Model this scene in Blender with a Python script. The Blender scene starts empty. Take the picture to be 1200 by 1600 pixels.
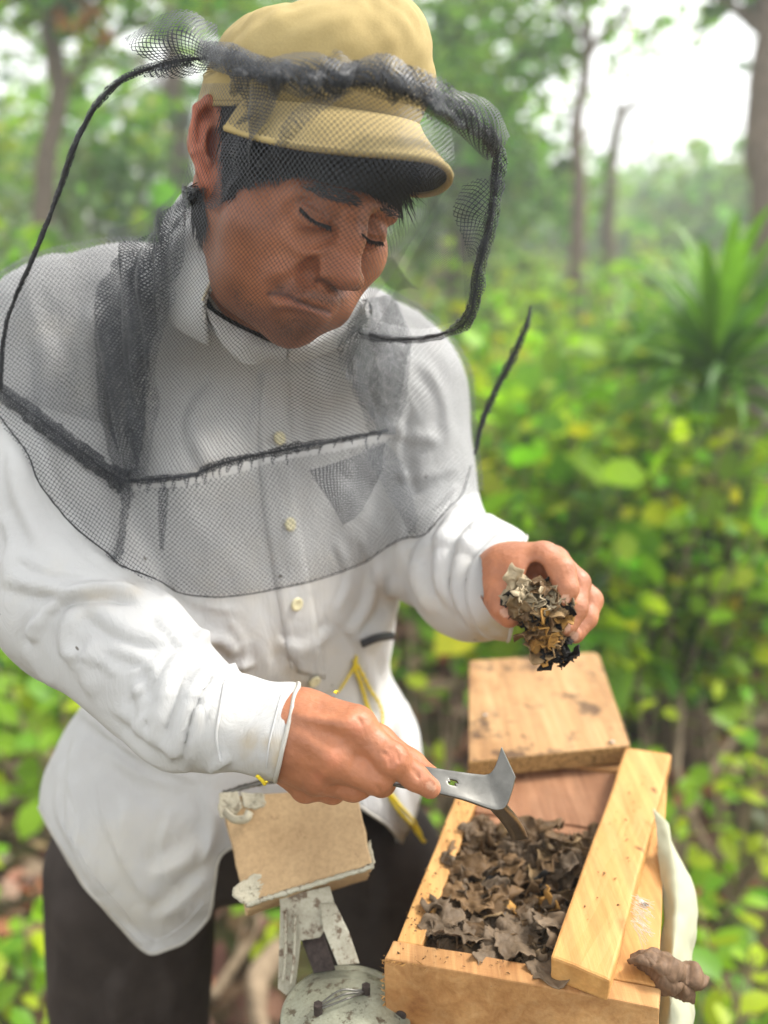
import bpy, bmesh, math, random
import numpy as np
from mathutils import Vector, Matrix, Euler, noise
from mathutils.bvhtree import BVHTree
R = math.radians
rnd = random.Random(7)
npr = np.random.RandomState(7)
sc = bpy.context.scene
COL = sc.collection

# ------------------------------------------------------------------ camera, sky, sun, exposure
F = 1450.0                      # focal length in photo pixels (1200 x 1600 frame)
CAMZ, PITCH = 1.55, 16.5
cam_d = bpy.data.cameras.new('camera')
cam = bpy.data.objects.new('camera', cam_d)
COL.objects.link(cam)
cam.location = (0, 0, CAMZ)
cam.rotation_euler = (R(90 - PITCH), 0, 0)
cam_d.sensor_fit = 'VERTICAL'
cam_d.sensor_height = 36.0
cam_d.lens = 36.0 * F / 1600.0
cam_d.clip_start = 0.02
cam_d.clip_end = 400
cam_d.dof.use_dof = True
cam_d.dof.focus_distance = 0.61
cam_d.dof.aperture_fstop = 3.0
cam_d.dof.aperture_blades = 0
sc.camera = cam

world = bpy.data.worlds.new('World')
sc.world = world
world.use_nodes = True
wn = world.node_tree
wn.nodes.clear()
HAZE = 0.012
SUN_EL, SUN_AZ = 50, 66        # veiled sun high behind the man, a little to the right
sky = wn.nodes.new('ShaderNodeTexSky')
sky.sky_type = 'NISHITA'
sky.sun_disc = False
sky.sun_elevation = R(SUN_EL)
sky.sun_rotation = R(SUN_AZ)
sky.air_density = 1.0
sky.dust_density = 1.0
sky.ozone_density = 1.0
hsv = wn.nodes.new('ShaderNodeHueSaturation')
hsv.inputs['Saturation'].default_value = 0.04
bg = wn.nodes.new('ShaderNodeBackground')
bg.inputs['Strength'].default_value = 0.14
wo = wn.nodes.new('ShaderNodeOutputWorld')
wn.links.new(sky.outputs[0], hsv.inputs['Color'])
wn.links.new(hsv.outputs[0], bg.inputs['Color'])
wn.links.new(bg.outputs[0], wo.inputs['Surface'])

sun_d = bpy.data.lights.new('sun', 'SUN')
sun_d.energy = 1.5
sun_d.angle = R(14)
sun_d.color = (1.0, 0.95, 0.87)
sun = bpy.data.objects.new('sun', sun_d)
COL.objects.link(sun)
az = R(SUN_AZ)
sdir = Vector((math.sin(az) * math.cos(R(SUN_EL)), math.cos(az) * math.cos(R(SUN_EL)), math.sin(R(SUN_EL))))
sun.rotation_euler = sdir.to_track_quat('Z', 'Y').to_euler()
sun.location = (3, 0, 6)

sc.view_settings.view_transform = 'Standard'
sc.view_settings.look = 'None'
sc.view_settings.exposure = 1.88
sc.view_settings.gamma = 1.0
sc.view_settings.use_curve_mapping = False
sc.render.engine = 'CYCLES'
sc.cycles.transparent_max_bounces = 32
sc.cycles.max_bounces = 6
sc.cycles.use_denoising = True

CM = Matrix.Translation((0, 0, CAMZ)) @ Euler((R(90 - PITCH), 0, 0)).to_matrix().to_4x4()
CMn = np.array(CM)
CMi = np.array(CM.inverted())


def C(px, py, d):
    """point at photo position (px, py), d metres along the lens axis, in the camera's own axes"""
    return np.array([(px - 600) / F * d, (800 - py) / F * d, -d])


def toW(p):
    p = np.asarray(p, float)
    return p @ CMn[:3, :3].T + CMn[:3, 3]


def toC(p):
    p = np.asarray(p, float)
    return p @ CMi[:3, :3].T + CMi[:3, 3]


def W(px, py, d):
    return toW(C(px, py, d))


def onz(px, py, z):
    """where the sight line of (px, py) meets the level z"""
    v = toW(C(px, py, 1.0)) - np.array([0, 0, CAMZ])
    t = (z - CAMZ) / v[2]
    return np.array([0, 0, CAMZ]) + v * t


# ------------------------------------------------------------------ object helpers
def tag(o, label=None, cat=None, group=None, kind=None):
    if label: o['label'] = label
    if cat: o['category'] = cat
    if group: o['group'] = group
    if kind: o['kind'] = kind
    return o


def empty(name, loc=(0, 0, 0)):
    o = bpy.data.objects.new(name, None)
    o.empty_display_size = 0.05
    o.location = loc
    COL.objects.link(o)
    return o


def link(o, parent=None):
    COL.objects.link(o)
    if parent is not None:
        o.parent = parent
        if parent.parent is None:      # meshes are written in world coordinates; only the thing's root is off the origin
            o.matrix_parent_inverse = Matrix.Translation(-Vector(parent.location))
    return o


def mesh_np(name, V, Fc, mat=None, parent=None, smooth=True, uv=None, col=None, link_it=True):
    """V (n,3) world coordinates, Fc: (m,3|4) int array or list of tuples"""
    me = bpy.data.meshes.new(name)
    V = np.asarray(V, np.float32)
    if isinstance(Fc, np.ndarray):
        n, k = Fc.shape
        me.vertices.add(len(V)); me.vertices.foreach_set('co', V.ravel())
        me.loops.add(n * k); me.loops.foreach_set('vertex_index', Fc.astype(np.int32).ravel())
        me.polygons.add(n)
        me.polygons.foreach_set('loop_start', np.arange(0, n * k, k, dtype=np.int32))
        try:
            me.polygons.foreach_set('loop_total', np.full(n, k, np.int32))
        except Exception:
            pass
        me.update(calc_edges=True)
    else:
        me.from_pydata([tuple(map(float, v)) for v in V], [], [tuple(map(int, f)) for f in Fc])
    me.validate()
    if smooth:
        me.polygons.foreach_set('use_smooth', np.ones(len(me.polygons), bool))
    if uv is not None:
        ul = me.uv_layers.new(name='UVMap')
        li = np.zeros(len(me.loops), np.int32); me.loops.foreach_get('vertex_index', li)
        ul.data.foreach_set('uv', np.asarray(uv, np.float32)[li].ravel())
    if col is not None:
        at = me.color_attributes.new('Col', 'FLOAT_COLOR', 'POINT')
        c4 = np.ones((len(V), 4), np.float32); c4[:, :3] = col
        at.data.foreach_set('color', c4.ravel())
    if mat: me.materials.append(mat)
    if not link_it:
        return me
    o = bpy.data.objects.new(name, me)
    return link(o, parent)


def grid_faces(nu, nv, wrap_u=False):
    i = np.arange(nu if wrap_u else nu - 1)[:, None]; j = np.arange(nv - 1)[None, :]
    a = i * nv + j; b = ((i + 1) % nu) * nv + j
    return np.stack([a, b, b + 1, a + 1], -1).reshape(-1, 4)


def catmull(pts, n):
    P = np.asarray(pts, float)
    if len(P) == 2:
        t = np.linspace(0, 1, n)[:, None]
        return P[0] * (1 - t) + P[1] * t
    Q = np.vstack([2 * P[0] - P[1], P, 2 * P[-1] - P[-2]])
    ts = np.linspace(0, len(P) - 1 - 1e-6, n); out = []
    for t in ts:
        i = int(t); u = t - i
        p0, p1, p2, p3 = Q[i], Q[i + 1], Q[i + 2], Q[i + 3]
        out.append(.5 * ((2 * p1) + (-p0 + p2) * u + (2 * p0 - 5 * p1 + 4 * p2 - p3) * u * u + (-p0 + 3 * p1 - 3 * p2 + p3) * u ** 3))
    return np.array(out)


def frames(P):
    T = np.gradient(P, axis=0); T /= np.linalg.norm(T, axis=1)[:, None] + 1e-12
    n = np.cross(T[0], [0, 0, 1.]);
    if np.linalg.norm(n) < .1: n = np.cross(T[0], [1., 0, 0])
    n /= np.linalg.norm(n); N = []
    for t in T:
        n = n - t * (n @ t); n /= np.linalg.norm(n); N.append(n)
    N = np.array(N)
    return T, N, np.cross(T, N)


def tube_np(pts, rad, n=40, sides=8, jitter=0, seed=0, closed_ends=True, squash=1.0):
    """tube along a smooth path; returns V, F, uv in metres"""
    P = catmull(pts, n)
    r = np.interp(np.linspace(0, 1, n), np.linspace(0, 1, len(rad)), rad) if hasattr(rad, '__len__') else np.full(n, rad)
    T, N, B = frames(P)
    a = np.linspace(0, 2 * np.pi, sides, endpoint=False)
    rs = np.random.RandomState(seed)
    J = 1 + jitter * (rs.rand(n, sides) - .5) * 2
    V = P[:, None] + (r[:, None] * J)[..., None] * (np.cos(a)[None, :, None] * N[:, None] + squash * np.sin(a)[None, :, None] * B[:, None])
    V = V.reshape(-1, 3)
    Fc = []
    for i in range(n - 1):
        for j in range(sides):
            k = (j + 1) % sides
            Fc.append((i * sides + j, i * sides + k, (i + 1) * sides + k, (i + 1) * sides + j))
    if closed_ends:
        Fc.append(tuple(range(sides))[::-1]); Fc.append(tuple((n - 1) * sides + j for j in range(sides)))
    L = np.r_[0, np.cumsum(np.linalg.norm(np.diff(P, axis=0), axis=1))]
    uv = np.stack([np.repeat(L, sides), np.tile(a / (2 * np.pi) * 2 * np.pi, n) * np.repeat(r, sides)], 1)
    return V, Fc, uv


def tube(name, pts, rad, mat, parent=None, **k):
    V, Fc, uv = tube_np(pts, rad, **k)
    return mesh_np(name, V, Fc, mat, parent, uv=uv)


def hexa(name, top, bot, mat, parent=None, bevel=0.0012, sub=1, rough=0.0, seed=1):
    """solid with a four-cornered top and bottom (world points, counter-clockwise seen from above); UV-less, bevelled"""
    bm = bmesh.new()
    v = [bm.verts.new(tuple(p)) for p in list(bot) + list(top)]
    for f in ((3, 2, 1, 0), (4, 5, 6, 7), (0, 1, 5, 4), (1, 2, 6, 5), (2, 3, 7, 6), (3, 0, 4, 7)):
        bm.faces.new([v[i] for i in f])
    bmesh.ops.recalc_face_normals(bm, faces=bm.faces)
    if sub > 1:
        bmesh.ops.subdivide_edges(bm, edges=bm.edges[:], cuts=sub, use_grid_fill=True)
    if rough:
        for q in bm.verts:
            q.co += Vector((noise.noise(q.co * 60 + Vector((seed, 0, 0))), noise.noise(q.co * 60 + Vector((0, seed, 5))), noise.noise(q.co * 60 + Vector((9, 0, seed))))) * rough
    me = bpy.data.meshes.new(name); bm.to_mesh(me); bm.free()
    me.materials.append(mat)
    o = bpy.data.objects.new(name, me); link(o, parent)
    if bevel:
        b = o.modifiers.new('bevel', 'BEVEL'); b.width = bevel; b.segments = 2; b.limit_method = 'ANGLE'; b.angle_limit = R(40)
        b.harden_normals = False
    return o


# ------------------------------------------------------------------ signed distance sculpting
class SDF:
    def __init__(s, lo, hi, h):
        s.lo = np.asarray(lo, float); s.h = h
        s.n = np.ceil((np.asarray(hi) - s.lo) / h).astype(int) + 1
        s.D = np.full(s.n, 1.0, np.float32)

    def _sub(s, lo, hi):
        a = np.clip(np.floor((np.asarray(lo) - s.lo) / s.h).astype(int), 0, s.n)
        b = np.clip(np.ceil((np.asarray(hi) - s.lo) / s.h).astype(int) + 1, 0, s.n)
        if (b <= a).any(): return None, None
        sl = tuple(slice(a[i], b[i]) for i in range(3))
        ax = [(s.lo[i] + s.h * np.arange(a[i], b[i])).astype(np.float32) for i in range(3)]
        return sl, ax

    def _mix(s, sl, d, k, op):
        D = s.D[sl]
        if op == 'add':
            h = np.maximum(k - np.abs(D - d), 0) / k if k > 0 else 0
            s.D[sl] = np.minimum(D, d) - h * h * k * .25
        else:
            d = -d
            h = np.maximum(k - np.abs(D - d), 0) / k if k > 0 else 0
            s.D[sl] = np.maximum(D, d) + h * h * k * .25

    def cone(s, a, b, ra, rb, k=.004, op='add'):
        a = np.asarray(a, float); b = np.asarray(b, float); m = max(ra, rb) + k + 2 * s.h
        sl, ax = s._sub(np.minimum(a, b) - m, np.maximum(a, b) + m)
        if sl is None: return
        x = ax[0][:, None, None] - a[0]; y = ax[1][None, :, None] - a[1]; z = ax[2][None, None, :] - a[2]
        d = b - a; dd = d @ d + 1e-12
        t = np.clip((x * d[0] + y * d[1] + z * d[2]) / dd, 0, 1)
        q = np.sqrt((x - t * d[0]) ** 2 + (y - t * d[1]) ** 2 + (z - t * d[2]) ** 2) - (ra + (rb - ra) * t)
        s._mix(sl, q.astype(np.float32), k, op)

    def chain(s, pts, rad, k=.004, op='add', ki=None):
        for i in range(len(pts) - 1):
            s.cone(pts[i], pts[i + 1], rad[i], rad[i + 1], k, op)

    def ell(s, c, r, k=.004, M=None, op='add'):
        c = np.asarray(c, float); r = np.asarray(r, float); m = (r.max() if M is not None else r) + k + 2 * s.h
        sl, ax = s._sub(c - m, c + m)
        if sl is None: return
        x = ax[0][:, None, None] - c[0]; y = ax[1][None, :, None] - c[1]; z = ax[2][None, None, :] - c[2]
        if M is not None:      # columns of M are the ellipsoid's axes
            x, y, z = (x * M[0, i] + y * M[1, i] + z * M[2, i] for i in range(3))
        k0 = np.sqrt((x / r[0]) ** 2 + (y / r[1]) ** 2 + (z / r[2]) ** 2)
        k1 = np.sqrt((x / r[0] ** 2) ** 2 + (y / r[1] ** 2) ** 2 + (z / r[2] ** 2) ** 2) + 1e-9
        s._mix(sl, (k0 * (k0 - 1) / k1).astype(np.float32), k, op)

    def surf(s, px, py, dz=0.0):
        """first surface point on the sight line, pushed dz metres towards the camera"""
        u = C(px, py, 1.0)
        t = np.arange(.4, 1.2, s.h * .35)
        q = t[:, None] * u
        i = np.round((q - s.lo) / s.h).astype(int)
        ok = ((i >= 0) & (i < s.n)).all(1)
        v = np.full(len(t), 1.0); v[ok] = s.D[i[ok, 0], i[ok, 1], i[ok, 2]]
        k = np.argmax(v < 0)
        if v[k] >= 0: return None
        return u * (t[k] - dz)

    def schain(s, pts, rad, dz, k=.003, op='add', n=None):
        """a chain laid on the surface already there; pts in photo coordinates"""
        P = catmull(pts, n or 3 * len(pts)); r = np.interp(np.linspace(0, 1, len(P)), np.linspace(0, 1, len(rad)), rad)
        Q = [(s.surf(x, y, dz), rr) for (x, y), rr in zip(P, r)]
        Q = [q for q in Q if q[0] is not None]
        for a, b in zip(Q[:-1], Q[1:]):
            if np.linalg.norm(a[0] - b[0]) < .02: s.cone(a[0], b[0], a[1], b[1], k, op)

    def sell(s, px, py, r, dz, k=.003, op='add', M=None):
        p = s.surf(px, py, dz)
        if p is not None: s.ell(p, r, k, M, op)

    def mesh(s):
        D = s.D; ins = D < 0; n = np.array(D.shape)
        c = ins.astype(np.int8)
        S = sum(c[i:n[0] - 1 + i, j:n[1] - 1 + j, k:n[2] - 1 + k] for i in (0, 1) for j in (0, 1) for k in (0, 1))
        act = (S > 0) & (S < 8)
        idx = np.argwhere(act); vid = np.full(act.shape, -1, np.int64); vid[act] = np.arange(len(idx))
        acc = np.zeros((len(idx), 3)); cnt = np.zeros(len(idx))
        corners = {}
        for i in (0, 1):
            for j in (0, 1):
                for k in (0, 1):
                    corners[(i, j, k)] = D[idx[:, 0] + i, idx[:, 1] + j, idx[:, 2] + k]
        for axx in range(3):
            o = [q for q in range(3) if q != axx]
            for u in (0, 1):
                for v in (0, 1):
                    p = [0, 0, 0]; p[o[0]] = u; p[o[1]] = v; q = list(p); q[axx] = 1
                    A = corners[tuple(p)]; B = corners[tuple(q)]
                    m = (A < 0) != (B < 0)
                    t = np.where(m, A / (A - B + 1e-20), 0)
                    pt = np.tile(np.array(p, float), (len(idx), 1)); pt[:, axx] = t
                    acc[m] += pt[m]; cnt[m] += 1
        V = s.lo + s.h * (idx + acc / cnt[:, None])
        Fs = []
        for axx in range(3):
            o = [q for q in range(3) if q != axx]
            A = [slice(1, n[q] - 1) for q in range(3)]; B = list(A)
            A[axx] = slice(0, n[axx] - 1); B[axx] = slice(1, n[axx])
            a = ins[tuple(A)]; b = ins[tuple(B)]
            e = np.argwhere(a != b)
            if len(e) == 0: continue
            sgn = a[e[:, 0], e[:, 1], e[:, 2]]
            off = np.ones(3, int); off[axx] = 0
            E = e + off
            def g(du, dv):
                q = E.copy(); q[:, o[0]] -= du; q[:, o[1]] -= dv
                return vid[q[:, 0], q[:, 1], q[:, 2]]
            f = np.stack([g(1, 1), g(0, 1), g(0, 0), g(1, 0)], 1)
            flip = sgn if axx != 1 else ~sgn
            f[~flip] = f[~flip][:, ::-1]
            Fs.append(f)
        Fs = np.vstack(Fs)
        return V, Fs


def vnormals(V, Fq):
    n = np.cross(V[Fq[:, 2]] - V[Fq[:, 0]], V[Fq[:, 3]] - V[Fq[:, 1]])
    N = np.zeros_like(V)
    for i in range(4): np.add.at(N, Fq[:, i], n)
    return N / (np.linalg.norm(N, axis=1)[:, None] + 1e-12)


def smooth_v(V, Fq, it=2, lam=.5, mask=None):
    e = np.vstack([Fq[:, [i, (i + 1) % 4]] for i in range(4)])
    for _ in range(it):
        A = np.zeros_like(V); c = np.zeros(len(V))
        np.add.at(A, e[:, 0], V[e[:, 1]]); np.add.at(A, e[:, 1], V[e[:, 0]])
        np.add.at(c, e[:, 0], 1); np.add.at(c, e[:, 1], 1)
        nv = A / np.maximum(c, 1)[:, None]
        w = lam if mask is None else (lam * mask)[:, None]
        V = V + (nv - V) * w
    return V


def px_of(Vc):
    d = -Vc[:, 2]
    return np.stack([600 + Vc[:, 0] / d * F, 800 - Vc[:, 1] / d * F], 1)


def seg_dist(P, poly):
    """distance of 2-D points to a polyline and the parameter 0..1 along it"""
    best = np.full(len(P), 1e9); tt = np.zeros(len(P)); sg = np.zeros(len(P))
    L = [np.hypot(*(np.subtract(poly[i + 1], poly[i]))) for i in range(len(poly) - 1)]
    tot = sum(L); acc = 0
    for i in range(len(poly) - 1):
        a = np.array(poly[i], float); d = np.array(poly[i + 1], float) - a
        t = np.clip(((P - a) @ d) / (d @ d), 0, 1)
        q = P - a - t[:, None] * d; r = np.hypot(q[:, 0], q[:, 1])
        m = r < best
        best[m] = r[m]; tt[m] = (acc + t[m] * L[i]) / tot
        sg[m] = np.sign(d[0] * q[m, 1] - d[1] * q[m, 0])
        acc += L[i]
    return best, tt, sg


def strokes(V, N, lst):
    """raise or press the surface along hand-placed fold lines (photo coordinates), front side only"""
    P = px_of(V)
    view = -V / np.linalg.norm(V, axis=1)[:, None]
    fr = np.clip((N * view).sum(1) * 3, 0, 1)
    disp = np.zeros(len(V))
    for pts, w, amp in lst:
        sp = catmull(pts, max(8, 5 * len(pts)))
        lo = sp.min(0) - 3 * w; hi = sp.max(0) + 3 * w
        m = np.where((P[:, 0] > lo[0]) & (P[:, 0] < hi[0]) & (P[:, 1] > lo[1]) & (P[:, 1] < hi[1]) & (fr > 0))[0]
        if len(m) == 0: continue
        d, t, s = seg_dist(P[m], sp)
        taper = np.clip(np.minimum(t, 1 - t) * 5, 0, 1) ** .7
        # a ridge with a sharper drop on one side
        x = d * s / w
        g = np.where(x > 0, np.exp(-(x / .55) ** 2), np.exp(-(x / 1.2) ** 2)) - .35 * np.exp(-((x - 1.3) / .7) ** 2)
        disp[m] += amp * .001 * g * taper
    return V + N * (disp * fr)[:, None]


def fbm(V, scale, oct=3, seed=0, stretch=None):
    out = np.zeros(len(V))
    S = np.array(stretch if stretch is not None else (1, 1, 1), float)
    for i, v in enumerate(V * S * scale + seed * 7.3):
        out[i] = noise.fractal(Vector(v), 1.0, 2.0, oct)
    return out


def vnoise(P, seed=0):
    """fast vectorised value noise, P (n,3)"""
    P = np.asarray(P, float); I = np.floor(P).astype(np.int64); f = P - I; f = f * f * (3 - 2 * f)
    def h(i, j, k):
        n = (i * 374761393 + j * 668265263 + k * 2147483647 + seed * 974711) & 0xffffffff
        n = ((n ^ (n >> 13)) * 1274126177) & 0xffffffff
        n = (n ^ (n >> 16)) & 0xffff
        return n / 65535.0 * 2 - 1
    r = 0
    for a in (0, 1):
        for b in (0, 1):
            for c in (0, 1):
                w = (f[:, 0] if a else 1 - f[:, 0]) * (f[:, 1] if b else 1 - f[:, 1]) * (f[:, 2] if c else 1 - f[:, 2])
                r = r + w * h(I[:, 0] + a, I[:, 1] + b, I[:, 2] + c)
    return r


def vfbm(P, oct=3, seed=0):
    r = 0; a = 1.0
    for i in range(oct):
        r = r + a * vnoise(np.asarray(P) * 2 ** i + i * 17.1, seed + i); a *= .5
    return r


# ------------------------------------------------------------------ materials
def new_mat(name):
    m = bpy.data.materials.new(name); m.use_nodes = True
    nt = m.node_tree; nt.nodes.clear()
    out = nt.nodes.new('ShaderNodeOutputMaterial')
    return m, nt, out


def N_(nt, typ, **k):
    n = nt.nodes.new(typ)
    for a, v in k.items():
        if a in n.inputs: n.inputs[a].default_value = v
        else: setattr(n, a, v)
    return n


def ramp(nt, src, stops):
    r = nt.nodes.new('ShaderNodeValToRGB')
    e = r.color_ramp.elements
    while len(e) > 1: e.remove(e[-1])
    e[0].position = stops[0][0]; e[0].color = (*stops[0][1], 1)
    for p, c in stops[1:]:
        q = e.new(p); q.color = (*c, 1)
    nt.links.new(src, r.inputs[0])
    return r.outputs[0]


def mix(nt, fac, a, b, mode='MIX'):
    m = nt.nodes.new('ShaderNodeMix'); m.data_type = 'RGBA'; m.blend_type = mode
    for sck, v in ((m.inputs[0], fac), (m.inputs[6], a), (m.inputs[7], b)):
        if hasattr(v, 'links') or hasattr(v, 'is_linked'): nt.links.new(v, sck)
        elif isinstance(v, (int, float)): sck.default_value = v
        else: sck.default_value = (*v, 1)
    return m.outputs[2]


def tex(nt, scale, detail=4, rough=.6, stretch=None, kind='Noise', coord='Object', dist=0.0, rot=None):
    tc = nt.nodes.new('ShaderNodeTexCoord')
    mp = nt.nodes.new('ShaderNodeMapping')
    if stretch: mp.inputs['Scale'].default_value = stretch
    if rot: mp.inputs['Rotation'].default_value = rot
    nt.links.new(tc.outputs[coord], mp.inputs[0])
    if kind == 'Noise':
        t = nt.nodes.new('ShaderNodeTexNoise'); t.inputs['Detail'].default_value = detail; t.inputs['Roughness'].default_value = rough
        t.inputs['Distortion'].default_value = dist
    elif kind == 'Voronoi':
        t = nt.nodes.new('ShaderNodeTexVoronoi')
    elif kind == 'Wave':
        t = nt.nodes.new('ShaderNodeTexWave'); t.inputs['Distortion'].default_value = dist; t.inputs['Detail'].default_value = detail
    t.inputs['Scale'].default_value = scale
    nt.links.new(mp.outputs[0], t.inputs['Vector'])
    return t.outputs['Fac'] if kind != 'Voronoi' else t.outputs['Distance']


def bump(nt, h, strength=.3, dist=.001, prev=None):
    b = nt.nodes.new('ShaderNodeBump'); b.inputs['Strength'].default_value = strength; b.inputs['Distance'].default_value = dist
    nt.links.new(h, b.inputs['Height'])
    if prev is not None: nt.links.new(prev, b.inputs['Normal'])
    return b.outputs[0]


def pbsdf(nt, out, color, rough=.6, normal=None, spec=.5, metal=0.0, sss=0.0, sss_r=(.01, .004, .002), trans=None):
    p = nt.nodes.new('ShaderNodeBsdfPrincipled')
    if isinstance(color, tuple): p.inputs['Base Color'].default_value = (*color, 1)
    else: nt.links.new(color, p.inputs['Base Color'])
    if isinstance(rough, (int, float)): p.inputs['Roughness'].default_value = rough
    else: nt.links.new(rough, p.inputs['Roughness'])
    p.inputs['Specular IOR Level'].default_value = spec
    p.inputs['Metallic'].default_value = metal
    if sss:
        p.inputs['Subsurface Weight'].default_value = sss
        p.inputs['Subsurface Radius'].default_value = (1, .4, .2); p.inputs['Subsurface Scale'].default_value = sss_r[0]
    if normal is not None: nt.links.new(normal, p.inputs['Normal'])
    if trans:
        t = nt.nodes.new('ShaderNodeBsdfTranslucent')
        if isinstance(color, tuple): t.inputs[0].default_value = (*color, 1)
        else: nt.links.new(color, t.inputs[0])
        if normal is not None: nt.links.new(normal, t.inputs['Normal'])
        mx = nt.nodes.new('ShaderNodeMixShader'); mx.inputs[0].default_value = trans
        nt.links.new(p.outputs[0], mx.inputs[1]); nt.links.new(t.outputs[0], mx.inputs[2]); nt.links.new(mx.outputs[0], out.inputs[0])
    else:
        nt.links.new(p.outputs[0], out.inputs[0])
    return p


def attr(nt, name='Col'):
    a = nt.nodes.new('ShaderNodeAttribute'); a.attribute_name = name
    return a.outputs['Color']


def simple(name, color, rough=.6, var=.15, scale=40, bmp=.2, bd=.0006, spec=.4, metal=0, trans=None, stretch=None):
    m, nt, out = new_mat(name)
    f = tex(nt, scale, 5, stretch=stretch)
    lo = tuple(c * (1 - var) for c in color); hi = tuple(min(1, c * (1 + var)) for c in color)
    c = ramp(nt, f, [(.3, lo), (.7, hi)])
    pbsdf(nt, out, c, rough, bump(nt, f, bmp, bd), spec, metal, trans=trans)
    return m


def attr_mat(name, rough=.6, var=.2, scale=60, bmp=.3, bd=.0006, spec=.4, trans=None, sss=0, weave=0):
    """base colour comes from the thing's own colour attribute, broken up by noise"""
    m, nt, out = new_mat(name)
    f = tex(nt, scale, 5)
    g = ramp(nt, f, [(.25, (1 - var,) * 3), (.75, (1 + var * .5,) * 3)])
    c = mix(nt, 1.0, attr(nt), g, 'MULTIPLY')
    b = bump(nt, f, bmp, bd)
    if weave:
        w = tex(nt, weave, 2, kind='Noise')
        b = bump(nt, w, .25, .0003, b)
    pbsdf(nt, out, c, rough, b, spec, sss=sss, trans=trans)
    return m


def skin_material():
    m, nt, out = new_mat('skin')
    f1 = tex(nt, 45, 5); f2 = tex(nt, 900, 3); f3 = tex(nt, 260, 3, kind='Voronoi')
    g = ramp(nt, f1, [(.3, (.82, .78, .78)), (.7, (1.1, 1.08, 1.05))])
    c = mix(nt, 1.0, attr(nt), g, 'MULTIPLY')
    wr = tex(nt, 70, 5, .6, dist=1.2, stretch=(1, 2.2, 1))
    b = bump(nt, f3, .34, .0008)
    b = bump(nt, wr, .35, .0016, b)
    b = bump(nt, f2, .45, .0004, b)
    rr = nt.nodes.new('ShaderNodeMapRange'); rr.inputs['To Min'].default_value = .38; rr.inputs['To Max'].default_value = .58
    nt.links.new(f1, rr.inputs[0])
    pbsdf(nt, out, c, rr.outputs[0], b, .45, sss=.12, sss_r=(.004,))
    return m


def wood_material(name, a, b, c3, axis_rot=0.0, grain=1.0, rough=.62, dirt=.25, ring=.28, stains=False):
    m, nt, out = new_mat(name)
    # fibres run along the local Y of the box after rotation
    f = tex(nt, 9 * grain, 6, .65, stretch=(9, .55, 9), rot=(0, 0, axis_rot), dist=.6)
    f2 = tex(nt, 60 * grain, 4, .7, stretch=(5, .35, 5), rot=(0, 0, axis_rot))
    rg = tex(nt, 5.5 * grain, 3, kind='Wave', stretch=(3.2, .35, 3.2), rot=(0, 0, axis_rot + .12), dist=7)
    sp = tex(nt, 42, 2, .5)
    base = ramp(nt, f, [(.25, a), (.5, b), (.78, c3)])
    base = mix(nt, ring, base, ramp(nt, rg, [(.2, tuple(x * .55 for x in a)), (.6, b)]), 'MIX')
    base = mix(nt, .35, base, ramp(nt, f2, [(.3, (.55, .5, .45)), (.62, (1.05, 1.05, 1.05))]), 'MULTIPLY')
    blot = ramp(nt, tex(nt, 7, 4, .6), [(.42, (1, 1, 1)), (.75, (1 - dirt, 1 - dirt * 1.25, 1 - dirt * 1.5))])
    base = mix(nt, 1.0, base, blot, 'MULTIPLY')
    if stains:
        sm = ramp(nt, tex(nt, 26, 5, .7), [(.53, (1, 1, 1)), (.62, (.2, .18, .18))])
        base = mix(nt, .85, base, sm, 'MULTIPLY')
        bl = ramp(nt, tex(nt, 9, 3, .5), [(.58, (1, 1, 1)), (.72, (.62, .64, .68))])
        base = mix(nt, 1.0, base, bl, 'MULTIPLY')
    specks = ramp(nt, sp, [(.24, (.25, .2, .16)), (.29, (1, 1, 1))])
    base = mix(nt, .8, base, specks, 'MULTIPLY')
    b_ = bump(nt, f2, .35, .0009)
    b_ = bump(nt, f, .2, .0012, b_)
    pbsdf(nt, out, base, rough, b_, .3)
    return m


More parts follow.
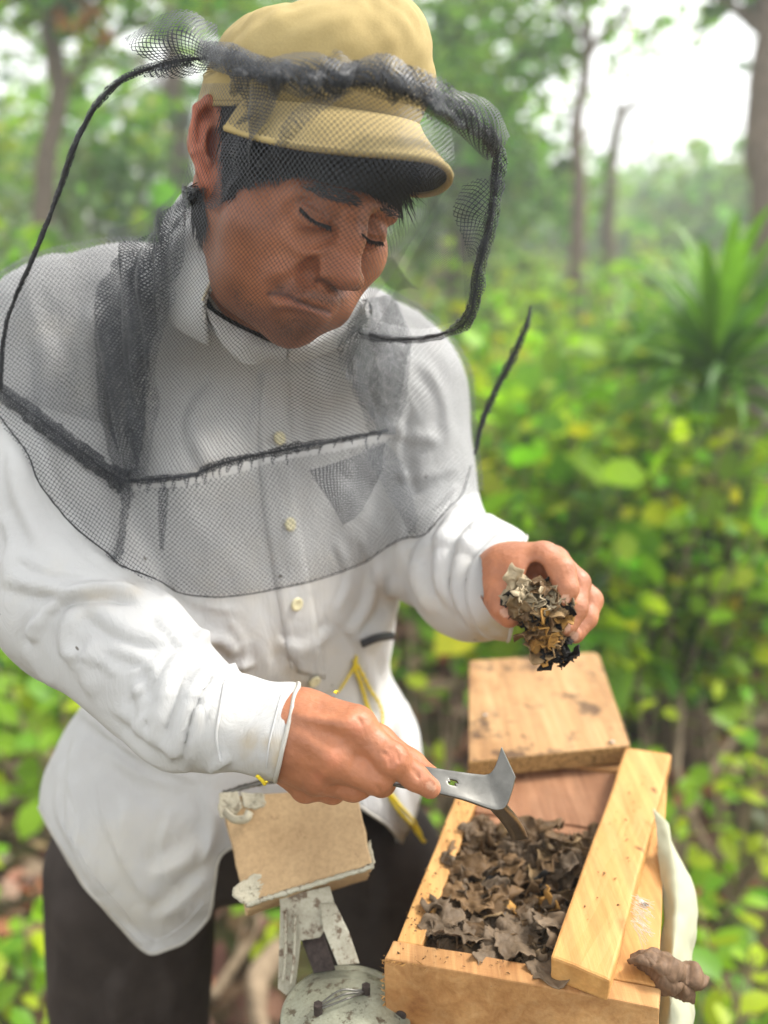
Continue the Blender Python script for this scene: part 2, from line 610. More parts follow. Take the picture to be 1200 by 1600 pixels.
def net_material(name, pitch, thick, color=(.045, .05, .06), sheen=.35, angle=0.0):
    """open knitted netting: threads cross in a diamond grid laid out on the cloth's own UV (metres)"""
    m, nt, out = new_mat(name)
    uv = nt.nodes.new('ShaderNodeUVMap'); uv.uv_map = 'UVMap'
    ns = nt.nodes.new('ShaderNodeTexNoise'); ns.inputs['Scale'].default_value = 45; ns.inputs['Detail'].default_value = 2
    nt.links.new(uv.outputs[0], ns.inputs['Vector'])
    vs = nt.nodes.new('ShaderNodeVectorMath'); vs.operation = 'MULTIPLY_ADD'
    nt.links.new(ns.outputs['Color'], vs.inputs[0]); vs.inputs[1].default_value = (.004, .004, 0); nt.links.new(uv.outputs[0], vs.inputs[2])
    mp = nt.nodes.new('ShaderNodeMapping'); mp.inputs['Rotation'].default_value = (0, 0, angle)
    mp.inputs['Scale'].default_value = (1 / pitch, 1 / pitch, 1)
    nt.links.new(vs.outputs[0], mp.inputs[0])
    sp = nt.nodes.new('ShaderNodeSeparateXYZ'); nt.links.new(mp.outputs[0], sp.inputs[0])
    def math_(op, a, b=None):
        q = nt.nodes.new('ShaderNodeMath'); q.operation = op
        for i, v in enumerate((a, b)):
            if v is None: continue
            if isinstance(v, (int, float)): q.inputs[i].default_value = v
            else: nt.links.new(v, q.inputs[i])
        return q.outputs[0]
    s = math_('ADD', sp.outputs[0], sp.outputs[1]); d = math_('SUBTRACT', sp.outputs[0], sp.outputs[1])
    fa = math_('ABSOLUTE', math_('SUBTRACT', math_('FRACT', s), .5)); fb = math_('ABSOLUTE', math_('SUBTRACT', math_('FRACT', d), .5))
    mn = math_('MINIMUM', fa, fb)
    knot = math_('ADD', fa, fb)
    t = thick / pitch / 1.4142
    th = math_('MULTIPLY', math_('LESS_THAN', knot, .22), .05)
    al = math_('LESS_THAN', mn, math_('ADD', th, t))
    p = nt.nodes.new('ShaderNodeBsdfPrincipled')
    p.inputs['Base Color'].default_value = (*color, 1); p.inputs['Roughness'].default_value = .35
    p.inputs['Specular IOR Level'].default_value = .35
    p.inputs['Sheen Weight'].default_value = sheen
    bb = nt.nodes.new('ShaderNodeBump'); bb.inputs['Strength'].default_value = .9; bb.inputs['Distance'].default_value = .0006; bb.invert = True
    nt.links.new(mn, bb.inputs['Height']); nt.links.new(bb.outputs[0], p.inputs['Normal'])
    tr = nt.nodes.new('ShaderNodeBsdfTransparent')
    mx = nt.nodes.new('ShaderNodeMixShader')
    nt.links.new(al, mx.inputs[0]); nt.links.new(tr.outputs[0], mx.inputs[1]); nt.links.new(p.outputs[0], mx.inputs[2])
    nt.links.new(mx.outputs[0], out.inputs[0])
    return m


M = {}
M['skin'] = skin_material()


def shirt_material():
    m, nt, out = new_mat('white_cotton')
    f = tex(nt, 9, 4); st = tex(nt, 5, 5, .7)
    c = ramp(nt, f, [(.3, (.53, .527, .523)), (.7, (.60, .60, .592))])
    c = mix(nt, ramp(nt, st, [(.55, (0, 0, 0)), (.8, (.6, .6, .6))]), c, (.66, .60, .47))
    c = mix(nt, .9, c, ramp(nt, tex(nt, 75, 1, .3), [(.185, (.2, .17, .14)), (.20, (1, 1, 1))]), 'MULTIPLY')
    c = mix(nt, 1.0, c, attr(nt), 'MULTIPLY')
    fine = tex(nt, 40, 6, .6, dist=1.5, stretch=(1, 1, .45)); wv = tex(nt, 1500, 1)
    b = bump(nt, fine, .45, .005)
    b = bump(nt, wv, .2, .0002, b)
    pbsdf(nt, out, c, .62, b, .25, trans=.12)
    return m


M['shirt'] = shirt_material()
M['trousers'] = simple('dark_brown_cotton', (.045, .036, .032), .85, .2, 30, .3, .002, .15)
M['trouser_black'] = simple('black_trouser_cloth', (.012, .011, .011), .9, .2, 30, .3, .002, .1)
M['hair'] = simple('black_hair', (.012, .010, .010), .42, .3, 300, .2, .0003, .5)
def cap_material():
    m, nt, out = new_mat('tan_cap_cloth')
    f = tex(nt, 14, 5, .6)
    c = ramp(nt, f, [(.25, (.36, .27, .115)), (.55, (.42, .325, .145)), (.8, (.47, .375, .18))])
    tw = tex(nt, 900, 2, stretch=(1, 1, 1))
    c = mix(nt, .25, c, ramp(nt, tw, [(.35, (.75, .75, .75)), (.65, (1.1, 1.1, 1.1))]), 'MULTIPLY')
    b = bump(nt, tex(nt, 22, 4, .55, dist=.7), .3, .004); b = bump(nt, tw, .35, .0004, b)
    pbsdf(nt, out, c, .85, b, .15)
    return m
M['cap'] = cap_material()
M['cap_shaded'] = simple('shaded_cap_cloth', (.05, .04, .022), .85, .2, 300, .3, .0005, .1)  # underside of the peak: cap cloth with its shade put into the colour
M['net'] = net_material('black_netting', .0037, .00037, (.03, .034, .042), .1)
M['net_fine'] = net_material('fine_black_netting', .0031, .00042, (.03, .034, .042), .1, angle=.3)
M['net_side'] = net_material('thin_side_netting', .0013, .00009, (.03, .034, .042), .1, angle=.2)
M['net_dense'] = net_material('gathered_black_netting', .0028, .00062, (.024, .027, .034), .15, .5)
M['net_bib'] = net_material('bib_netting', 0.0040, .00042, (.03, .034, .042), .1, .15)
M['cord'] = simple('black_cord', (.02, .02, .023), .6, .4, 600, .8, .001, .5)
M['button'] = simple('cream_plastic', (.72, .66, .42), .35, .1, 100, .1, .0003, .5)
M['metal'] = simple('worn_steel', (.17, .165, .15), .30, .25, 70, .3, .0004, .5, metal=.92)
M['yellow'] = simple('yellow_rope', (.80, .62, .03), .55, .25, 500, .8, .001, .4)
M['wood_box'] = wood_material('pine_boards', (.43, .19, .06), (.60, .32, .105), (.69, .42, .165), R(-17), 1.0, ring=.15)
M['wood_bar'] = wood_material('pale_pine_bar', (.47, .215, .062), (.58, .31, .10), (.65, .385, .145), R(-25), .8, dirt=.12, ring=.22)
M['wood_front'] = wood_material('rough_pine_front', (.36, .165, .06), (.54, .30, .12), (.66, .42, .20), R(76), 1.0, .75, .62, .18)
M['wood_inner'] = wood_material('reddish_inner_board', (.22, .10, .05), (.34, .17, .09), (.42, .23, .13), R(76), 1.0, .8, .3)
M['wood_lid'] = wood_material('stained_lid_board', (.29, .155, .06), (.44, .255, .11), (.55, .36, .18), R(-3), .8, .6, .62, .08, True)
M['sawdust'] = simple('sawdust_edge', (.30, .18, .07), .95, .7, 350, 1.0, .003, .1)
M['wax'] = attr_mat('brown_hive_wax', .62, .35, 90, .5, .002, .22, trans=.08)
M['bark'] = simple('bark', (.16, .125, .095), .9, .45, 14, 1.0, .02, .1, stretch=(3, 3, .6))
M['bark_pale'] = simple('pale_dead_wood', (.24, .18, .12), .9, .35, 20, .8, .01, .1)


def leaf_material(name, trans=.45):
    m, nt, out = new_mat(name)
    f = tex(nt, 18, 3)
    g = ramp(nt, f, [(.3, (.8, .85, .7)), (.7, (1.15, 1.1, 1.05))])
    c = mix(nt, 1.0, attr(nt), g, 'MULTIPLY')
    pbsdf(nt, out, c, .45, None, .35, trans=trans)
    return m


M['leaf'] = leaf_material('green_leaf')
M['litter'] = attr_mat('dry_leaf_litter', .85, .4, 30, .6, .004, .15)
# ------------------------------------------------------------------ the beekeeper
def rotm(y, p, r):
    cy, sy = np.cos(y), np.sin(y); cp, sp = np.cos(p), np.sin(p); cr, sr = np.cos(r), np.sin(r)
    Ry = np.array([[cy, 0, sy], [0, 1, 0], [-sy, 0, cy]]); Rx = np.array([[1, 0, 0], [0, cp, -sp], [0, sp, cp]])
    Rz = np.array([[cr, -sr, 0], [sr, cr, 0], [0, 0, 1]])
    return Rz @ Ry @ Rx


RH = rotm(R(38), R(27), R(-6)); HS = .92e-3
HC = C(460, 245, .64)


def A(x, y, z, px=None, py=None):
    """head-local millimetres (x towards his left, y up, z out of the face) to camera axes; px, py pin it sideways"""
    p = HC + HS * RH @ np.array([x, y, z], float)
    if px is not None:
        p = C(px, py, -p[2])
    return p


mm = HS
person = empty('person', (0.0, 0.95, 0.0))
tag(person, 'man in white long-sleeved shirt and tan cap bending over an open hive box', 'person')


def build_head():
    lo = A(0, 0, 0) - np.array([.125, .17, .15]); hi = A(0, 0, 0) + np.array([.125, .15, .14])
    S = SDF(lo, hi, .0013)
    e = lambda c, r, k, op='add': S.ell(c, np.array(r) * mm, k * mm, RH, op)
    c = lambda a, b, ra, rb, k, op='add': S.cone(a, b, ra * mm, rb * mm, k * mm, op)
    e(A(0, 30, -6), (66, 62, 80), 10)                        # skull
    e(A(0, 20, 28), (60, 50, 53), 25)                        # forehead
    e(A(0, -35, 22), (62, 70, 54), 30)                       # mid face
    c(A(-50, -38, 5), A(-30, -92, 42), 17, 15, 30)           # jaw
    c(A(44, -38, 5), A(26, -88, 38), 14, 13, 28)
    c(A(34, -40, 50, 562, 412), A(20, -78, 60, 516, 480), 15, 14, 22)        # far cheek running down to the chin
    c(A(-30, -92, 42), A(0, -103, 62), 15, 16, 22)
    c(A(26, -88, 38), A(-4, -101, 58), 13, 14, 20)
    e(A(-2, -99, 66, 456, 512), (16, 14, 13), 16)            # chin
    S.cone(A(0, -45, -22), C(400, 560, .785), .046, .040, .02)          # neck
    e(A(-44, -20, 50, 402, 350), (24, 18, 19), 24)           # cheekbones
    e(A(40, -22, 48, 566, 388), (17, 17, 15), 18)
    e(A(-40, -55, 44, 402, 420), (24, 26, 20), 26)           # cheek flesh
    c(A(-40, 13, 62, 466, 304), A(-12, 13, 79, 533, 316), 8, 8.5, 18)     # brow ridge
    c(A(40, 13, 64, 608, 336), A(12, 13, 80, 568, 323), 7, 8, 14)
    e(A(-26, -26, 66, 488, 382), (17, 13, 13), 16)           # cheek below the eye
    e(A(-26, -52, 66, 452, 440), (16, 13, 12), 16)           # flesh beside the mouth
    e(A(0, -66, 72, 482, 466), (30, 20, 18), 20)             # muzzle
    e(A(-31, -2, 95, 501, 340), (17, 12, 14), 16, 'sub')     # sockets
    e(A(31, -2, 92, 594, 362), (14, 10, 13), 12, 'sub')
    e(A(-31, -2, 64, 490, 337), (15, 12.5, 14), 5)           # closed lids over the eyeballs
    e(A(31, -2, 66, 578, 362), (13, 11, 12), 4)
    # nose
    S.chain([A(0, 6, 80, 552, 334), A(0, -12, 87, 548, 370), A(0, -30, 93, 542, 404)], [6.5 * mm, 7.2 * mm, 8.8 * mm], 15 * mm)
    e(A(0, -42, 94, 538, 430), (12.5, 10.5, 11.5), 8)
    e(A(-15, -43, 84, 505, 426), (7.5, 8, 10), 6)
    e(A(13, -43, 84, 553, 438), (7, 7.5, 9), 7)
    # --- second pass: everything below is laid on the forms made so far
    S.schain([(446, 451), (458, 454), (474, 462), (494, 470), (512, 475)], [.0006, .0018, .0027, .0030, .003], -.0019, .011)    # upper lip
    S.schain([(442, 473), (458, 480), (480, 490), (502, 497)], [.0015, .0040, .0046, .0036], -.0024, .009)               # lower lip
    S.schain([(420, 459), (428, 458), (438, 459), (450, 461), (467, 471), (492, 481), (516, 487)], [.0008, .0012, .0015, .0015, .0015, .0014, .001], -.0001, .0020, 'sub')
    S.schain([(438, 496), (460, 506), (486, 512)], [.002, .0030, .002], .0022, .010, 'sub')                   # under the lip
    S.schain([(490, 408), (482, 420), (486, 434)], [.0006, .0010, .0008], .0003, .005, 'sub')                 # wing of the nose
    S.schain([(488, 424), (470, 436), (448, 444), (428, 452)], [.0010, .0014, .0012, .0008], .0010, .010, 'sub')   # smile line
    nz = S.surf(508, 434)
    S.chain([nz + np.array([-.0035, -.0030, -.0015]), nz + np.array([.0015, -.0042, -.001]), nz + np.array([.0075, -.0085, -.001])], [.0018, .0026, .0020], .002, 'sub')   # nostril
    S.schain([(462, 370), (478, 376), (498, 373), (516, 364)], [.0008, .0013, .0013, .0008], .0016, .008, 'sub')    # bag under the eye
    S.schain([(468, 322), (478, 332), (492, 343), (516, 351)], [.0006, .0010, .0011, .0008], .0000, .0022, 'sub')  # where the lids meet
    S.schain([(564, 362), (578, 371), (596, 375)], [.0006, .0010, .0008], .0000, .0022, 'sub')
    S.schain([(466, 312), (484, 317), (504, 329), (522, 343)], [.0005, .0009, .0009, .0006], .0003, .003, 'sub')   # fold of the upper lid
    S.schain([(566, 352), (580, 357), (598, 366)], [.0005, .0008, .0005], .0003, .003, 'sub')
    S.schain([(546, 318), (549, 334)], [.0008, .0010], .0009, .006, 'sub')                                   # frown line
    # ear (his right)
    dE = .596
    def E(px, py, dz=0): return C(px, py, dE + dz / 1000.)
    S.cone(E(340, 225, 12), E(326, 225, 6), .017, .014, .006)
    S.ell(E(325, 222, 5), np.array([.0105, .0275, .006]), .004)
    helix = [E(345, 208, 2), E(342, 174, -2), E(326, 157, -4), E(309, 170, -5), E(303, 204, -4), E(305, 240, -3), E(315, 268, -2), E(322, 285, 0)]
    S.chain(helix, [.0030, .0032, .0034, .0032, .003, .003, .0034, .0045], .0025)
    S.ell(E(327, 286, 1), np.array([.0065, .0085, .0048]), .004)
    S.chain([E(336, 188, -2), E(324, 202, -3), E(320, 232, -4), E(328, 254, -3)], [.0018, .0026, .0028, .0022], .0025)
    S.ell(E(337, 226, -3), np.array([.0052, .0105, .0085]), .003, None, 'sub')
    S.chain([E(334, 172, -5), E(315, 186, -6), E(311, 222, -6)], [.0014, .0018, .0014], .0025, 'sub')
    S.ell(E(349, 238, -2), np.array([.0035, .006, .004]), .004)
    e(A(68, -14, -6), (8, 30, 17), 6)                         # far ear
    V, Fq = S.mesh()
    V = smooth_v(V, Fq, 2, .4)
    N = vnormals(V, Fq)
    return V, Fq, N


def blob(P, pts, r):
    d, t, s = seg_dist(P, pts)
    return np.exp(-(d / r) ** 2)


def skin_colors(V, N):
    P = px_of(V)
    base = np.array([.40, .155, .075])
    c = np.tile(base, (len(V), 1))
    def tint(m, col):
        nonlocal c
        c = c * (1 - m[:, None]) + np.array(col) * m[:, None]
    front = (N @ (-V / np.linalg.norm(V, axis=1)[:, None]).T.mean(1)) > -.2 if False else np.ones(len(V), bool)
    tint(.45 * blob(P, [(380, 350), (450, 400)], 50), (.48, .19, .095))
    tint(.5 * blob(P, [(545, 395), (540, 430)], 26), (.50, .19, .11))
    tint(.5 * blob(P, [(450, 470), (475, 480), (510, 490)], 9), (.30, .105, .07)); tint(.92 * blob(P, [(420, 459), (428, 458), (438, 459), (450, 461), (467, 471), (492, 481), (514, 487)], 4.2), (.07, .026, .02))  # lip colour, then the shade between the lips painted along the mouth
    tint(.85 * blob(P, [(495, 438), (503, 437), (514, 443), (523, 451)], 4), (.06, .02, .015))  # shade inside the nostril painted into the skin colour
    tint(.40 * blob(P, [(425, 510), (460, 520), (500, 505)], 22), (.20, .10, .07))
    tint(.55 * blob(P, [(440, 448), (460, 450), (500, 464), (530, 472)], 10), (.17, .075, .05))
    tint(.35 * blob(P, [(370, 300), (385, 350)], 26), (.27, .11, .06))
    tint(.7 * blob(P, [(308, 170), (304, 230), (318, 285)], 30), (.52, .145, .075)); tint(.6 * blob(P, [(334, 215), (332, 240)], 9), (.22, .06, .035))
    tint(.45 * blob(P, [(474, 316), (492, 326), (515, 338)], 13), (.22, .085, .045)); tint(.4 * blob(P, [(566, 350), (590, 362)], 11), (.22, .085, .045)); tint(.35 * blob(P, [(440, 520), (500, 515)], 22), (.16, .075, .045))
    tint(.42 * blob(P, [(322, 380), (338, 430), (370, 485), (430, 528)], 30), (.17, .075, .04)); tint(.35 * blob(P, [(410, 310), (432, 350)], 30), (.50, .20, .10)); tint(.3 * blob(P, [(350, 290), (366, 340)], 22), (.22, .09, .05))  # jaw stubble, and a cheek highlight painted into the skin colour
    n = vfbm(V * 140, 3, 5)
    c = c * (1 + .06 * n[:, None])
    return np.clip(c, .01, 1)


HEAD = build_head()
head_bvh = BVHTree.FromPolygons([tuple(v) for v in HEAD[0]], [tuple(int(i) for i in f) for f in HEAD[1]])


def cast(bvh, px, py):
    d = C(px, py, 1.0); d = d / np.linalg.norm(d)
    r = bvh.ray_cast(Vector((0, 0, 0)), Vector(d))
    return (np.array(r[0]), np.array(r[1])) if r[0] is not None else (None, None)
# ------------------------------------------------------------------ hands and hidden limbs
def hand_right():
    """his right hand: fist with the index finger laid along the hive tool"""
    S = SDF(C(395, 1290, .66), C(720, 1040, .66) + np.array([0, 0, .13]), .00115)
    S.lo = S.lo + np.array([0, 0, -.02])
    p = lambda x, y, d: C(x, y, d)
    K = .010
    S.cone(p(395, 1142, .632), p(470, 1146, .613), .026, .0265, K)               # wrist
    S.cone(p(470, 1135, .612), p(552, 1140, .596), .024, .0165, K)              # towards index knuckle
    S.cone(p(465, 1150, .610), p(520, 1184, .592), .025, .0150, K)              # towards middle knuckle
    S.cone(p(455, 1165, .615), p(497, 1212, .602), .023, .0130, K)
    S.cone(p(450, 1172, .625), p(478, 1228, .618), .020, .0115, K)
    S.cone(p(490, 1160, .625), p(555, 1175, .622), .022, .018, K)               # palm mass
    # index
    S.chain([p(556, 1139, .594), p(612, 1186, .586), p(648, 1214, .590), p(672, 1231, .594)], [.0120, .0098, .0082, .0070], .004)
    S.ell(p(612, 1185, .583), (.0100, .0092, .0090), .005)
    # middle, folded
    S.chain([p(520, 1188, .592), p(588, 1214, .590)], [.0118, .0112], .004)
    S.chain([p(588, 1215, .592), p(596, 1222, .615), p(560, 1215, .632)], [.0108, .0095, .0085], .003)
    # ring
    S.chain([p(497, 1214, .602), p(552, 1228, .604)], [.0105, .0100], .0035)
    S.chain([p(552, 1228, .604), p(560, 1228, .622), p(530, 1222, .640)], [.0098, .0088, .008], .003)
    # little
    S.chain([p(478, 1226, .618), p(520, 1236, .622)], [.0090, .0085], .003)
    S.chain([p(520, 1236, .622), p(526, 1234, .636), p(505, 1228, .648)], [.0083, .0075, .007], .003)
    # thumb on the far side of the tool
    S.chain([p(520, 1130, .625), p(590, 1160, .632), p(640, 1196, .622), p(674, 1217, .610)], [.014, .0115, .0100, .0078], .005)
    # knuckles, tendons
    for x, y, d, r in ((556, 1133, .5815, .0075), (521, 1186, .5800, .0085), (497, 1213, .5905, .0065)):
        S.ell(p(x, y, d + .004), (r, r * .85, r * .7), .008)
    S.chain([p(470, 1120, .587), p(540, 1132, .5805)], [.002, .0028], .008)
    S.chain([p(470, 1150, .585), p(515, 1180, .5785)], [.002, .0026], .008)
    # creases
    for q in ([(604, 1168), (614, 1180), (616, 1196)], [(598, 1174), (608, 1186), (609, 1200)], [(611, 1165), (621, 1178), (622, 1190)], [(643, 1200), (650, 1214)], [(650, 1204), (655, 1218)], [(560, 1120), (566, 1134)], [(588, 1228), (596, 1240)]):
        S.schain(q, [.0004, .0006, .0004], .0001, .0016, 'sub')
    # nail on the index finger, seen edge-on from the side
    S.ell(p(672, 1226, .5873), (.0042, .0052, .0012), .0015)
    V, Fq = S.mesh(); V = smooth_v(V, Fq, 2, .45)
    return V, Fq, vnormals(V, Fq)


def hand_left():
    """his left hand pinching a clump of wax between thumb and fingers"""
    S = SDF(C(735, 1030, .78), C(950, 835, .78) + np.array([0, 0, .14]), .00115)
    p = lambda x, y, d: C(x, y, d)
    K = .010
    S.cone(p(762, 905, .745), p(800, 900, .700), .026, .024, K)                 # wrist
    S.cone(p(795, 895, .700), p(848, 878, .686), .021, .0155, K)                # back of the hand
    S.cone(p(795, 905, .705), p(862, 882, .705), .021, .015, K)
    S.cone(p(790, 910, .710), p(870, 892, .722), .018, .014, K)
    # index: over the top and down to the clump
    S.chain([p(848, 876, .684), p(876, 893, .668), p(884, 920, .662), p(880, 938, .662)], [.0125, .0105, .0088, .0072], .0045)
    S.chain([p(864, 880, .700), p(900, 912, .684), p(898, 950, .672), p(886, 978, .668)], [.0125, .0105, .0092, .0078], .0035)
    S.chain([p(872, 890, .718), p(921, 938, .702), p(915, 965, .692), p(898, 990, .684)], [.0115, .0098, .0086, .0074], .0035)
    S.chain([p(868, 900, .732), p(905, 945, .728), p(900, 970, .718)], [.010, .0085, .0075], .003)
    # thumb
    S.chain([p(790, 905, .700), p(782, 930, .684), p(788, 950, .675), p(796, 964, .672)], [.0175, .0125, .0098, .0080], .006)
    S.ell(p(812, 906, .680), (.012, .015, .010), .008)                           # thumb web
    S.ell(p(838, 905, .676), (.008, .012, .012), .006, None, 'sub')              # hollow of the palm
    # nails
    for x, y, d, M_ in ((884, 979, .6595, None), (897, 992, .6765, None), (883, 934, .6545, None)):
        S.ell(p(x, y, d), (.0048, .0060, .0013), .0012)
    S.ell(p(788, 956, .6655), (.0045, .0052, .0013), .0012)
    V, Fq = S.mesh(); V = smooth_v(V, Fq, 2, .45)
    return V, Fq, vnormals(V, Fq)


def hand_colors(V, which):
    P = px_of(V)
    c = np.tile(np.array([.41, .168, .084]), (len(V), 1))
    def tint(m, col):
        nonlocal c
        c = c * (1 - m[:, None]) + np.array(col) * m[:, None]
    if which == 'R':
        for q, r in (((556, 1135), 14), ((521, 1186), 14), ((612, 1186), 14), ((497, 1213), 10)):
            tint(.5 * blob(P, [q, (q[0] + 2, q[1] + 2)], r), (.52, .19, .11))
        tint(.5 * blob(P, [(660, 1222), (680, 1236)], 12), (.50, .22, .13))
        tint(.8 * (blob(P, [(671, 1226), (676, 1231)], 7) > .55), (.62, .36, .24))
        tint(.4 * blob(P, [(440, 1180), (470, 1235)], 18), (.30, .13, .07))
    else:
        for q in ((884, 980), (897, 993), (883, 935), (788, 957)):
            tint(.75 * (blob(P, [q, (q[0] + 1, q[1] + 1)], 8) > .5), (.62, .38, .27))
        tint(.5 * blob(P, [(838, 900), (850, 915)], 18), (.42, .16, .09))
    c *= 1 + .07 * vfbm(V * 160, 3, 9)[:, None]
    return np.clip(c, .01, 1)


def limbs():
    """arms, trunk and legs under the clothes"""
    S = SDF((-.45, -1.75, -1.35), (.25, .25, -.5), .006)
    k = .03
    S.cone(C(395, 1142, .634), C(95, 955, .71), .025, .040, k); S.cone(C(95, 955, .71), C(130, 570, .80), .040, .046, k)
    S.cone(C(760, 905, .748), C(665, 850, .83), .028, .04, k); S.cone(C(665, 850, .83), C(620, 620, .88), .036, .036, k)
    S.ell(C(370, 720, .89), (.11, .15, .07), k); S.ell(C(360, 1000, .93), (.11, .18, .07), k)
    S.ell(C(370, 1280, 1.02), (.12, .06, .07), k)
    S.cone(C(400, 600, .83), C(430, 480, .76), .035, .035, k)
    for a in LEGS:
        S.chain([toC(q) for q in a], [.060, .05, .038], k)
    return S.mesh()


HIPR, HIPL = W(205, 1360, .98), W(588, 1340, 1.02)
LEGS = [[HIPR, np.array([HIPR[0] - .03, HIPR[1] + .0, .46]), np.array([HIPR[0] - .05, HIPR[1] + .06, .09])],
        [HIPL, np.array([HIPL[0] + .02, HIPL[1] - .0, .46]), np.array([HIPL[0] + .04, HIPL[1] + .08, .09])]]

HR, HLd = hand_right(), hand_left()
LB = limbs()
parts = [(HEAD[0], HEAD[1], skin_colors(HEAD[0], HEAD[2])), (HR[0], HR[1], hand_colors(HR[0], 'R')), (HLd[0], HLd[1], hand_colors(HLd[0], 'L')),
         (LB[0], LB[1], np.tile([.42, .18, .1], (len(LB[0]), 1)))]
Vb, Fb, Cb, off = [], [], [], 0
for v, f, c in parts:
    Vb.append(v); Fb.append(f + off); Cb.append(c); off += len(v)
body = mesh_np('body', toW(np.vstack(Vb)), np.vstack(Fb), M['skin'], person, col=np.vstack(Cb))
del Vb, Fb, Cb


# ------------------------------------------------------------------ hair
def strands(name, roots, mat, parent, segs=4):
    """roots: list of (point, direction, length, width, bend) in camera axes; thin tapered blades"""
    V = []; Fc = []
    for p, d, L, w, bend in roots:
        d = d / np.linalg.norm(d); side = np.cross(d, p / np.linalg.norm(p)); side /= np.linalg.norm(side) + 1e-9
        b0 = len(V)
        for i in range(segs + 1):
            t = i / segs
            q = p + d * L * t + bend * t * t
            ww = w * (1 - t) ** .6 * .5
            V.append(q - side * ww); V.append(q + side * ww)
        for i in range(segs):
            a = b0 + 2 * i
            Fc.append((a, a + 1, a + 3, a + 2))
    return mesh_np(name, toW(np.array(V)), np.array(Fc), mat, parent)


def in_poly(x, y, poly):
    c = False; j = len(poly) - 1
    for i in range(len(poly)):
        if (poly[i][1] > y) != (poly[j][1] > y) and x < (poly[j][0] - poly[i][0]) * (y - poly[i][1]) / (poly[j][1] - poly[i][1] + 1e-12) + poly[i][0]: c = not c
        j = i
    return c


def scatter_poly(poly, n):
    xs = [q[0] for q in poly]; ys = [q[1] for q in poly]; out = []
    while len(out) < n:
        x = rnd.uniform(min(xs), max(xs)); y = rnd.uniform(min(ys), max(ys))
        if in_poly(x, y, poly): out.append((x, y))
    return out


def build_hair():
    rt = []
    def fill(poly, n, ang, L, w, lift=.003, spread=16, bend=0.0):
        for x, y in scatter_poly(poly, n):
            p, nn = cast(head_bvh, x, y)
            if p is None: continue
            a = R(ang + rnd.gauss(0, spread))
            d = np.array([math.cos(a), math.sin(a), 0]) ; d = d - nn * (d @ nn) + nn * .18
            rt.append((p + nn * .0006, d, L * rnd.uniform(.6, 1.2), w, nn * bend))
    # temple and sideburn, brushed down and forward
    fill([(352, 152), (372, 152), (455, 235), (424, 240), (388, 246), (370, 276), (356, 272), (352, 230), (350, 180)], 3200, -62, .022, .0011)
    fill([(350, 262), (374, 290), (366, 310), (352, 300)], 260, -75, .010, .0008)
    fill([(340, 152), (358, 152), (358, 185), (350, 180)], 120, -80, .009, .0010)
    # fringe below the peak
    fill([(400, 200), (670, 225), (655, 290), (640, 306), (600, 270), (545, 246), (490, 246), (450, 226)], 3600, -52, .030, .0011, spread=14)
    fill([(600, 250), (655, 270), (648, 322), (628, 326), (606, 300)], 900, -78, .018, .0009, spread=12)
    # nape behind the ear
    fill([(304, 292), (316, 302), (322, 330), (314, 350), (303, 320)], 300, -80, .018, .0010)
    strands('hair', rt, M['hair'], person)
    # brows
    rt.clear()
    fill([(466, 290), (488, 284), (530, 296), (558, 309), (553, 320), (520, 313), (484, 300)], 230, -20, .0075, .0004, spread=14)
    fill([(588, 322), (612, 318), (630, 328), (626, 342), (600, 337)], 100, -14, .0060, .0004, spread=16)
    strands('eyebrows', rt, M['hair'], person, 3)
    rt.clear()
    # lashes along the lowered lids
    for line, n in (([(469, 324), (479, 335), (494, 346), (517, 353)], 130), ([(564, 365), (578, 375), (597, 378)], 80)):
        L = catmull(line, n)
        for x, y in L:
            p, nn = cast(head_bvh, x, y)
            if p is None: continue
            for q in range(1):
                d = np.array([rnd.gauss(.15, .25), -1, 0]) + nn * .35
                rt.append((p + nn * .0004, d, rnd.uniform(.0025, .0048), .0008, nn * .001))
    strands('eyelashes', rt, M['hair'], person, 2)
    rt.clear()
    for poly, n in (([(428, 446), (470, 448), (520, 464), (522, 478), (470, 462), (436, 454)], 200), ([(430, 494), (500, 500), (488, 522), (462, 532), (430, 520)], 240), ([(360, 440), (420, 490), (420, 520), (370, 480)], 120)):
        for x, y in scatter_poly(poly, n):
            p, nn = cast(head_bvh, x, y)
            if p is not None: rt.append((p, nn * .6 + np.array([rnd.gauss(-.2, .4), -1, rnd.gauss(0, .3)]), rnd.uniform(.0008, .0022), .00022, nn * 0))
    strands('stubble', rt, M['hair'], person, 2)


build_hair()


